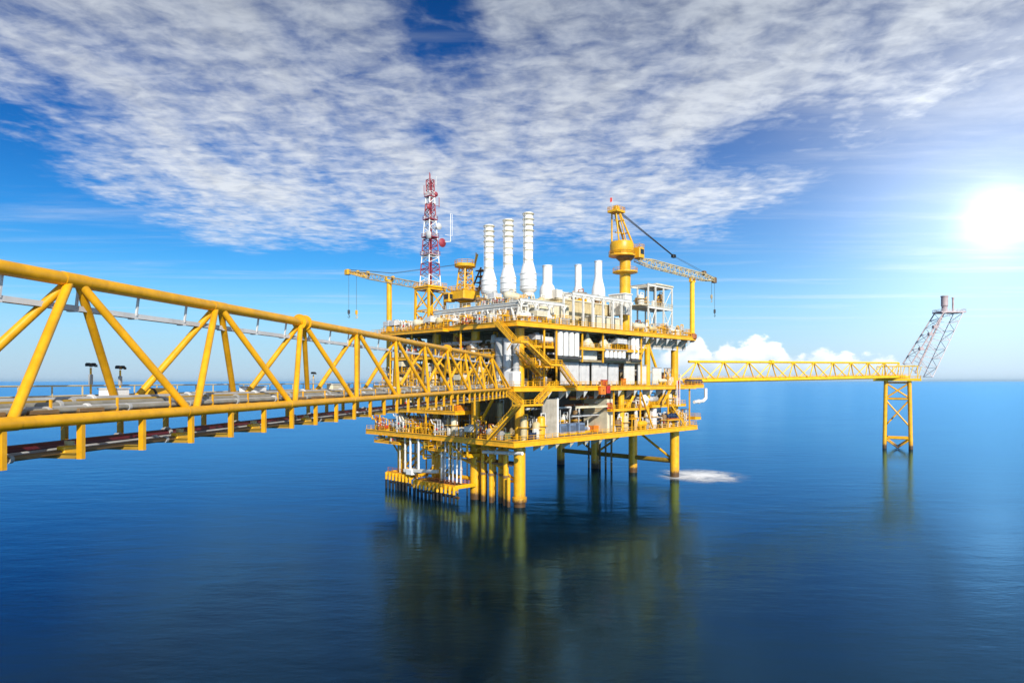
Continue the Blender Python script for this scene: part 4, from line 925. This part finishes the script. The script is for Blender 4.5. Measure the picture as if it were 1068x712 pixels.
def access(h, w, **k):
    t = reg('access_platform','access platform with railing','yellow','platform',grp='yellow access platforms on the decks',**k)
    MB().box(-w/2,w/2,-.9,.9,h-.14,h).build('floor','yellow',t)
    for x in (-w/2+.1,w/2-.1):
        for y in (-.8,.8): MB().beam((x,y,0),(x,y,h-.14),.18,.18).build('leg','yellow',t)
    MB().rail([(-w/2,.9,h),(-w/2,-.9,h),(w/2,-.9,h),(w/2,.9,h)],1.1,.06,1.2).build('railing','yellow',t)
    m = MB()
    for x in (-.25,.25): m.tube((x,-1.0,0),(x,-1.0,h+1),.06,5)
    for i in range(int(h/.35)): m.tube((-.25,-1.0,.3+i*.35),(.25,-1.0,.3+i*.35),.04,5)
    m.build('ladder','yellow',t)
def scatter(deckname, face, z, lo, hi, c0, c1, hmax, step, upcol=WHT, tall=.5):
    x = lo
    while x < hi:
        d = rr(c0, c1); a, b = (x, d) if face == 'right face' else (d, x)
        k = dict(a=a, b=b, z=z+.01, deckname=deckname, face=face); q = random.random(); mt = rc(upcol)
        if q < .22: vessel_v(mt, rr(.45,.95)*hmax, rr(.5,1.1), **k)
        elif q < .34: access(rr(.3,.6)*min(hmax,9), rr(2,4.5), **k); x += .8
        elif q < .40: vessel_h(mt, rr(3,5.5), rr(.6,1.1), **k); x += 1.5
        elif q < .45: pump(rc(('green','grey','steel_blue','red','white')), **k)
        elif q < .56: cabinet(rc(('white','bright_white','light_grey','cream','grey')), rr(1.0,2.2), rr(.6,1.0), rr(1.7,2.6), **k)
        elif q < .78: spool(rc(('white','light_grey','yellow','cream','rust','grey')), random.randint(3,6), rr(.5,.95)*min(hmax,8), **k)
        elif q < .84: cooler(rc(('white','light_grey','cream')), rr(2.5,5), **k); x += 1.5
        elif q < .90: crate(rc(('white','navy','rust','orange','grey')), rr(1.8,3), 1.6, rr(1.5,2.4), **k)
        elif q < .94: drums(rc(('red','navy','green','light_grey')), random.randint(4,7), **k)
        else: tower(rc(('yellow','white')), rr(.5,.9)*min(hmax,8), **k)
        x += step*.74*rr(.7,1.3)
# lower deck
scatter('lower deck','right face',ZL,36,76,-2.6,.0,7,2.3); scatter('lower deck','right face',ZL,42,74,3,7,9,3.2)
scatter('lower deck','right face',ZL,-1,6.5,-2.6,-.5,6,1.9); scatter('lower deck','right face',ZL,8,38,2.5,7.5,9,3.0); scatter('main deck','right face',ZM,-2,14,-2.0,6,10,1.9)
scatter('lower deck','left face',ZL,1,53,-4.6,-2.2,5,1.9); scatter('lower deck','left face',ZL,12,52,1.5,6,10,2.6)
scatter('lower left hanging platform','left face',13.0,41.5,52,-4.6,-1,2.0,1.8,('white','yellow','cream')); scatter('small hanging platform','left face',12.4,22.5,29.5,-4.8,-1,1.9,1.8)
scatter('left mezzanine','left face',22.3,18,41,-4.2,-1.0,4.5,2.2)
scatter('right mezzanine','right face',22.8,54,71,-1.8,1.5,4.2,2.4)
# main deck
scatter('main deck','right face',ZM,15,64,2.5,7,9,3.4); scatter('main deck','right face',ZM,60,75,-2.4,1,6,2.6)
scatter('main deck','left face',ZM,7,50,-4.6,-2.0,6,2.0); scatter('main deck','left face',ZM,10,50,1.5,6,7,2.8)
scatter('upper left mezzanine','left face',36.4,7,45,-3.4,2.5,5.5,2.0)
scatter('right mezzanine shelf','right face',38.6,35.5,46,-2,3,4,2.2)
scatter('lower middle mezzanine','right face',22.2,34.5,50,-1.6,3,4.0,2.0); scatter('stairside shelf','right face',33.6,1.5,9,-1.8,4,3.6,1.8); scatter('upper stairside shelf','right face',38.4,1.5,9,-1.8,4,3.6,1.8); scatter('middle left mezzanine','left face',32.4,11,43,-3.2,1.5,3.2,2.2)
# upper deck
scatter('upper deck','left face',ZU,2,48,-3.6,-3.0,3.2,2.3); scatter('upper deck','left face',ZU,27,41,0,9,5,2.0)
scatter('upper deck','right face',ZU,46.5,74,-2.9,-.6,3.4,2.0); scatter('upper deck','right face',ZU,54,74,2,8,6,2.2)
scatter('upper deck','right face',ZU,-2,16,-2.8,-1.6,3.6,2.0,('white','cream','light_grey','red'))
scatter('upper frame floor','right face',52.95,56.5,70,3.2,6,4.5,2.2,('cream','brown','white','beige'))
scatter('casing roof','right face',50.1,8,19.5,10.3,10.9,2.6,2.4,('beige','cream','brown')); scatter('casing roof','left face',50.1,12,25.5,7.4,8.2,2.6,2.4,('beige','cream','brown'))
scatter('beige casing roof','right face',52.3,23,46,7.8,8.8,2.6,3.4,('white','cream','brown','beige'))
from collections import defaultdict
buckets = defaultdict(list)
for e in REG: buckets[e[1:5]].append(e)
for key, es in buckets.items():
    kp, colr, dk, face = key; es.sort(key=lambda e: e[5] if face == 'right face' else e[6])
    for i, e in enumerate(es):
        s = '%s %s on %s, %s side' % (colr, kp, dk, 'right' if face == 'right face' else 'left')
        if len(es) > 1: s += ', %s from near corner' % nm[i]
        e[0]['label'] = s

# long pipe runs and cable trays along both faces
runs = []
for i in range(64):
    right_ = i % 2 == 0
    lv = rc(((ZL,12),(ZM,14),(ZM,14),(ZM,14)))
    z = lv[0]+rr(3.2,lv[1]-1.9); mt = rc(('white','white','light_grey','yellow','cream','grey','rust'))
    if right_: s0 = rr(2,50); s1 = min(74, s0+rr(8,24)); d = rr(.5,6.5); pts = [(s0,d,z),(s1,d,z),(s1,d+rr(.5,2),z-rr(1,3))]; side = 'right'
    else: s0 = rr(6,34); s1 = min(50, s0+rr(8,20)); d = rr(-2.6,5); pts = [(d,s0,z),(d,s1,z),(d+rr(.5,2),s1,z-rr(1,3))]; side = 'left'
    runs.append((mt, side, z, pts))
bk = defaultdict(list)
for r_ in runs: bk[(r_[0], r_[1])].append(r_)
for (mt, side), rs in bk.items():
    rs.sort(key=lambda q: -q[2])
    for i, q in enumerate(rs):
        lab = 'long %s pipe run between the decks on the %s side' % (CN[mt], side)
        if len(rs) > 1: lab += ', %s from the top' % nm[i]
        pipe_thing('pipe_run', q[3], rr(.16,.34), mt, lab, 'pipe', 'long pipe runs between the decks', 4)

# ------------------------------------------------------------------ footbridge to the platform (triangular truss)
BD = math.atan2(.16, .987)
def bridge_origin(L): return (-L*.987, L*.16)
ox, oy = bridge_origin(27.0); BZ = 26.4
def bt(name, x, s, z, label, cat, group=None):      # a thing on the bridge; x lateral (+ = near side), s along, z relative to the eye
    return empty(name, (ox+x*.987+s*.16, oy-x*.16+s*.987, HCAM+z), -BD, label, cat, group)
BR = bt('truss_bridge', 0, 0, BZ-HCAM, 'long yellow triangular tube truss bridge running from the left foreground to the platform', 'bridge')
zo = HCAM-BZ; TZ, CZ, HX = 5.0+zo, -1.76+zo, 2.3; S0, S1 = -22.0, 150.0
T = [29.8+12.2*k for k in range(-4,10)]
MB().tube((0,S0,TZ),(0,T[-1]+.4,TZ),.34,20).build('top_chord','bridge_yellow',BR)
for sx in (1,-1): MB().tube((sx*HX,S0,CZ),(sx*HX,S1,CZ),.28,18).build('bottom_chord','bridge_yellow',BR)
for i, tk in enumerate(T):
    for sx in (1,-1):
        for d in (-6.1, 6.1):
            if tk+d < S0 or tk+d > S1+.5: continue
            MB().tube((0,tk+(.25 if d>0 else -.25),TZ),(sx*HX,tk+d-(.3 if d>0 else -.3),CZ),.215,14).build('diagonal','bridge_yellow',BR)
    MB().tube((0,tk-.75,TZ),(0,tk+.75,TZ),.365,20).build('joint_can','bridge_yellow',BR)
    for sx in (1,-1):
        if S0 < tk+6.1 < S1: MB().tube((sx*HX,tk+5.5,CZ),(sx*HX,tk+6.7,CZ),.30,18).build('joint_can','bridge_yellow',BR)
    if i in (6, 10):
        MB().tube((0,tk-.55,TZ),(0,tk-.4,TZ),.66,20).tube((0,tk+.4,TZ),(0,tk+.55,TZ),.66,20).tube((0,tk-.4,TZ),(0,tk+.4,TZ),.52,20).build('splice_collar','bridge_yellow',BR)
MB().tube((0,T[-1]+.2,TZ),(HX,S1-.3,CZ),.25,12).build('end_strut','bridge_yellow',BR); MB().tube((0,T[-1]+.2,TZ),(-HX,S1-.3,CZ),.25,12).build('end_strut','bridge_yellow',BR)
s = -16.9; k = 0
while s < S1-1:
    zb = CZ-1.85
    for sx in (1,-1): MB().beam((sx*HX,s,zb),(sx*HX,s,CZ-.15),.22,.28).build('hanger','bridge_yellow',BR)
    MB().ibeam((-HX+.2,s,zb+.14),(HX-.2,s,zb+.14),.22,.26,.04).build('crossbeam','ochre',BR)  # yellow steel under the deck; its shade is put into the ochre colour
    MB().ibeam((-HX-.9,s+1,CZ+.06),(HX,s+1,CZ+.06),.2,.26,.03).build('floor_beam','bridge_yellow',BR)
    s += 4.05; k += 1
MB().box(-HX-.95,-HX+.75,S0,S1,CZ+.20,CZ+.26).build('walkway','grey',BR)
for x in (-HX-.95,):
    MB().rail([(x,S0,CZ+.26),(x,S1-2,CZ+.26)],1.22,.045,2.05).build('railing','beige',BR)
s = -18
while s < S1-3: MB().beam((HX-.55,s,CZ+.2),(HX-.55,s,CZ+.92),.09,.09).build('guide_post','bridge_yellow',BR); s += 4.05
# hung cable tray below the top chord
ct = MB().box(-.75,-.35,S0,S1-8,TZ-1.42,TZ-1.30).box(-.77,-.73,S0,S1-8,TZ-1.45,TZ-1.18).box(-.37,-.33,S0,S1-8,TZ-1.45,TZ-1.18).build('cable_tray','light_grey',BR)
s = -17
while s < S1-9:
    hm = MB(); hm.beam((-.34,s,TZ-1.3),(-.2,s,TZ-.25),.11,.11); hm.box(-.8,-.3,s-.12,s+.12,TZ-1.5,TZ-1.44); hm.build('tray_hanger','light_grey',ct); s += 4.3
# pipes on and under the bridge, each its own thing
def bpipe(x, z, r, mt, label, s0=S0, s1=S1+3, fl=6.0):
    t = bt('pipeline', x, 0, z, label, 'pipeline', 'pipelines along the bridge')
    MB().tube((0,s0,0),(0,s1,0),r,12).build('tube',mt,t); s = s0+fl*.7
    while s < s1: MB().tube((0,s-.09,0),(0,s+.09,0),r*1.5,12).build('flange','grey' if mt!='grey' else 'light_grey',t); s += fl
dz_ = -1.76+.25
bpipe(1.65,dz_+.16,.13,'pipe_grey','slim weathered grey pipeline on the bridge deck nearest the near bottom chord',fl=5)
bpipe(1.15,dz_+.20,.15,'grey','dark weathered pipeline, second from the near bottom chord',fl=9)
bpipe(.55,dz_+.34,.17,'pipe_grey','grey pipeline on raised supports in the middle of the bridge deck',fl=7.5)
bpipe(-.05,dz_+.46,.13,'ochre','ochre pipeline on raised supports beside the middle grey one',fl=11)
bpipe(-.62,dz_+.52,.19,'grey','thickest grey pipeline on raised supports beside the bridge walkway',fl=8)
bpipe(-1.15,dz_+.22,.12,'grey','thin dark pipeline along the inner edge of the bridge walkway',fl=8)
s = -16
while s < S1-3:
    MB().beam((-1.0,s,dz_+zo+.20),(.95,s,dz_+zo+.20),.14,.14).build('pipe_support','bridge_yellow',BR)
    if int(s)%3 == 0: MB().bev(.9,1.9,s+.8,s+2.4,dz_+zo+.05,dz_+zo+.22,.03).build('clamp_plate','brown',BR)
    s += 2.7
ub = -1.76-1.85+.14
bpipe(-.35,ub+.27,.27,'maroon','dark red pipeline carried in the frames under the bridge',fl=16)
bpipe(.55,ub+.15,.15,'grey','thin dark grey pipeline under the bridge beside the dark red one',fl=10)
bpipe(1.2,ub+.13,.13,'brown','thin brown pipeline under the bridge on its near side',fl=10)
bpipe(-1.3,ub+.22,.22,'dark_grey','black pipeline under the bridge on its far side',fl=12)
s = 12.0; vi = 0
while s < 60:
    t = bt('valve', 1.2, s, ub+.13+.05, 'small yellow valve block on the brown pipeline under the bridge, %s from the left' % nm[vi], 'valve', 'yellow valve blocks under the bridge')
    MB().bev(-.22,.22,-.55,.55,-.28,.25,.05).build('body','yellow',t); MB().lathe([(.2,.25),(.22,.45)],10).build('bonnet','beige',t); s += 8.1; vi += 1
def light_post(s, x, h, label):
    t = bt('floodlight', x, s, CZ+.26-zo, label, 'floodlight', 'twin floodlights on the bridge')
    MB().tube((0,0,0),(0,0,h-.1),.055,8).build('post','yellow',t); MB().bev(-.08,.08,-.12,.12,h*.55,h*.8,.04).build('junction_box','grey',t)
    for d in (-.19,.19):
        l = MB().bev(-.14,.14,d-.12,d+.12,h-.06+abs(d)*.2,h+.12+abs(d)*.3,.05).build('lamp','black',t); MB().box(.16,.19,d-.1,d+.1,h-.06,h+.08).build('lens','glass',l)
light_post(34.3,-3.0,2.35,'left black-headed twin floodlight on a post by the bridge railing')
light_post(36.6,-3.0,2.25,'right black-headed twin floodlight on a post by the bridge railing')
light_post(62.6,-3.0,2.2,'black-headed twin floodlight further along the bridge towards the platform')
def bbox(name, s, x, w, L, h, mt, label, cat):
    t = bt(name, x, s, CZ+.27-zo, label, cat); MB().bev(-w/2,w/2,-L/2,L/2,.12,h,.06).build('body',mt,t); MB().box(-w/2+.05,w/2-.05,-L/2+.1,L/2-.1,0,.12).build('base','brown',t); MB().bev(-w/2-.04,w/2+.04,-L/2-.04,L/2+.04,h,h+.08,.02).build('lid','light_grey',t)
bbox('locker',35.5,-2.5,.7,1.7,1.0,'bright_white','long white locker on the walkway between the two floodlights','locker'); bbox('locker',50.7,-2.5,.7,3.0,1.0,'bright_white','white locker on the bridge walkway beyond the yellow tank','locker'); bbox('locker',67.5,-2.5,.7,4.5,1.1,'cream','long cream locker on the bridge walkway closer to the platform','locker')
t = bt('walkway_tank', -2.5, 39.6, CZ+.27-zo, 'small yellow drum tank lying on the bridge walkway', 'tank'); MB().lathe([(.2,-1.2),(.42,-1.0),(.42,1.0),(.2,1.2)],14,(0,0,.62),'y').build('drum','yellow',t); MB().box(-.35,.35,-.8,-.6,0,.45).box(-.35,.35,.6,.8,0,.45).build('cradle','brown',t); MB().lathe([(.43,-.05),(.43,.12)],14,(0,-1.0,.62),'y').build('end_band','black',t)

# ------------------------------------------------------------------ flare bridge, jacket and boom
FX, FY = 54.4, 218.0; FDx, FDy = .814, .581; FA = math.atan2(FDy, FDx)
FB = empty('flare_bridge', (FX,FY,28.6), FA, 'yellow triangular truss bridge reaching right to the flare support', 'bridge')
def F(t, y, z): return (t, y, z+.0125*t)                           # gentle upward camber
Lf = 150.0; ft = 7.6; fb = 1.3
MB().tube(F(4,0,ft),F(Lf-4,0,ft),.42,14).build('top_chord','lime_yellow',FB)
for sy in (-1,1): MB().tube(F(0,sy*2.4,fb),F(Lf,sy*2.4,fb),.52,14).build('bottom_chord','lime_yellow',FB)
MB().add([F(0,-2.2,fb-.6),F(Lf,-2.2,fb-.6),F(Lf,2.2,fb-.6),F(0,2.2,fb-.6),F(0,-2.2,fb-.2),F(Lf,-2.2,fb-.2),F(Lf,2.2,fb-.2),F(0,2.2,fb-.2)],[(0,3,2,1),(4,5,6,7),(0,1,5,4),(1,2,6,5),(2,3,7,6),(3,0,4,7)]).build('walkway','yellow',FB)
for k in range(11):
    tk = 8.1+13.9*k
    for sy in (-1,1):
        for d in (-6.95,6.95):
            if 0 <= tk+d <= Lf: MB().tube(F(tk,0,ft),F(tk+d,sy*2.4,fb),.24,8).build('diagonal','lime_yellow',FB)
    if k == 3: MB().tube(F(tk-.9,0,ft),F(tk+.9,0,ft),.8,14).build('splice_collar','lime_yellow',FB)
    if tk+6.95 <= Lf: MB().beam(F(tk+6.95,-2.4,fb),F(tk+6.95,2.4,fb),.4,.4).build('crossbeam','lime_yellow',FB)
fr_ = MB()
for sy in (-2.75,2.75): fr_.rail([F(0,sy,fb+.3),F(Lf,sy,fb+.3)],1.1,.05,3)
fr_.build('railing','yellow',FB)
t = empty('flare_pipeline', (FX,FY,28.6), FA, 'thick yellow flare gas pipeline along the flare bridge deck', 'pipeline'); MB().tube(F(1,.9,fb+.35),F(Lf+4,.9,fb+.35),.5,12).build('tube','yellow',t)
# support jacket, four legs
JX, JY = 172.5, 302.0; JA = math.atan2(JX, JY)
JK = empty('flare_jacket', (JX,JY,0), -JA, 'yellow four-legged steel jacket in the sea holding the flare bridge', 'steel jacket')
jt = 30.0
def J(sx, sy, z): f = 1.0+.12*(jt-z)/jt; return (sx*4.55*f+(.0), sy*4.0*f, z)
for sx in (-1,1):
    for sy in (-1,1): MB().tube(J(sx,sy,-4),J(sx,sy,jt),.82,14).build('leg','yellow_tide',JK)
c4 = [(-1,-1),(1,-1),(1,1),(-1,1)]
for i in range(4):
    p, q = c4[i], c4[(i+1)%4]
    for z in (4.6,22.0,29.2): MB().tube(J(*p,z),J(*q,z),.42,10).build('brace','yellow_tide',JK)
    MB().tube(J(*p,21.5),J(*q,9.5),.36,10).build('brace','yellow_tide',JK); MB().tube(J(*p,29),J(*q,22.3),.34,10).build('brace','yellow_tide',JK); MB().tube(J(*q,29),J(*p,22.3),.34,10).build('brace','yellow_tide',JK)
    mid_ = [(J(*p,.5)[j]+J(*q,.5)[j])/2 for j in range(3)]; MB().tube(J(*p,4.4),mid_,.34,10).tube(J(*q,4.4),mid_,.34,10).build('brace','yellow_tide',JK)
jd = MB().bev(-9.5,9.0,-5.5,5.5,jt-.1,jt+.9,.1).build('top_deck','lime_yellow',JK)
MB().rail([(-9.3,-5.3,jt+.9),(8.8,-5.3,jt+.9),(8.8,5.3,jt+.9),(-9.3,5.3,jt+.9)],1.2,.06,2,True).build('railing','lime_yellow',jd)
m = MB()
for i in range(6): x=-8+i*3.1; m.tube((x,-4.6,jt+.9),(x,-4.6,jt+6.4),.2,6); m.tube((x,-4.6,jt+.9),(x+1.5,-4.6,jt+6.2),.16,6)
m.tube((-8,-4.6,jt+6.4),(8,-4.6,jt+6.4),.25,8); m.build('deck_frame','lime_yellow',JK)
FM = empty('flare_boom', (178.0,303.5,32.6), 0, 'grey rust-tinted lattice flare boom leaning right above the jacket', 'flare boom')
def boomc(t, i):
    s_ = ((-1,-1),(1,-1),(1,1),(-1,1))[i]; w = 4.7-.3*t
    return Vector((5.6+16.6*t+s_[0]*w, 2.0+4.0*t+s_[1]*3.4, (5.2 if s_[0]<0 else -.9)*(1-t)+28.4*t))
for i in range(4): MB().tube(boomc(0,i),boomc(1,i),.28 if i in (0,3) else .20,8).build('chord','flare_rust' if i in (0,3) else 'flare_steel',FM)
NB = 7
for k in range(NB+1):
    m = MB()
    for i in range(4):
        m.tube(boomc(k/NB,i),boomc(k/NB,(i+1)%4),.10,6)
        if k < NB:
            a_, b_ = (i,(i+1)%4) if k%2 else ((i+1)%4,i); m.tube(boomc(k/NB,a_),boomc((k+1)/NB,b_),.12,6)
    m.build('lattice_bay','flare_steel',FM)
    if k in (2,4,5): c_ = boomc(k/NB,0); MB().bev(c_.x-.9,c_.x+.9,c_.y-.8,c_.y+.8,c_.z-.7,c_.z+.7,.2).build('clamp','flare_rust',FM)
MB().tube((4.6,2,1),(20.0,6.0,28.4),.42,10).build('gas_riser','flare_rust',FM)
tp = MB().bev(16.8,28.2,2.6,9.6,28.4,28.9,.1).build('top_platform','flare_rust',FM); MB().rail([(17,2.8,28.9),(28,2.8,28.9),(28,9.4,28.9),(17,9.4,28.9)],1.1,.07,1.8,True).build('railing','flare_steel',tp)
MB().lathe([(1.2,28.9),(1.2,31.4),(1.45,31.7),(1.45,35.7),(1.6,35.8),(1.6,36.3),(1.3,36.32)],16,(20.3,6,0)).build('flare_tip','flare_rust',FM)
MB().lathe([(.42,28.9),(.42,34.9),(.55,35.0),(.55,35.6)],10,(24.2,6,0)).build('pilot_pipe','flare_rust',FM)
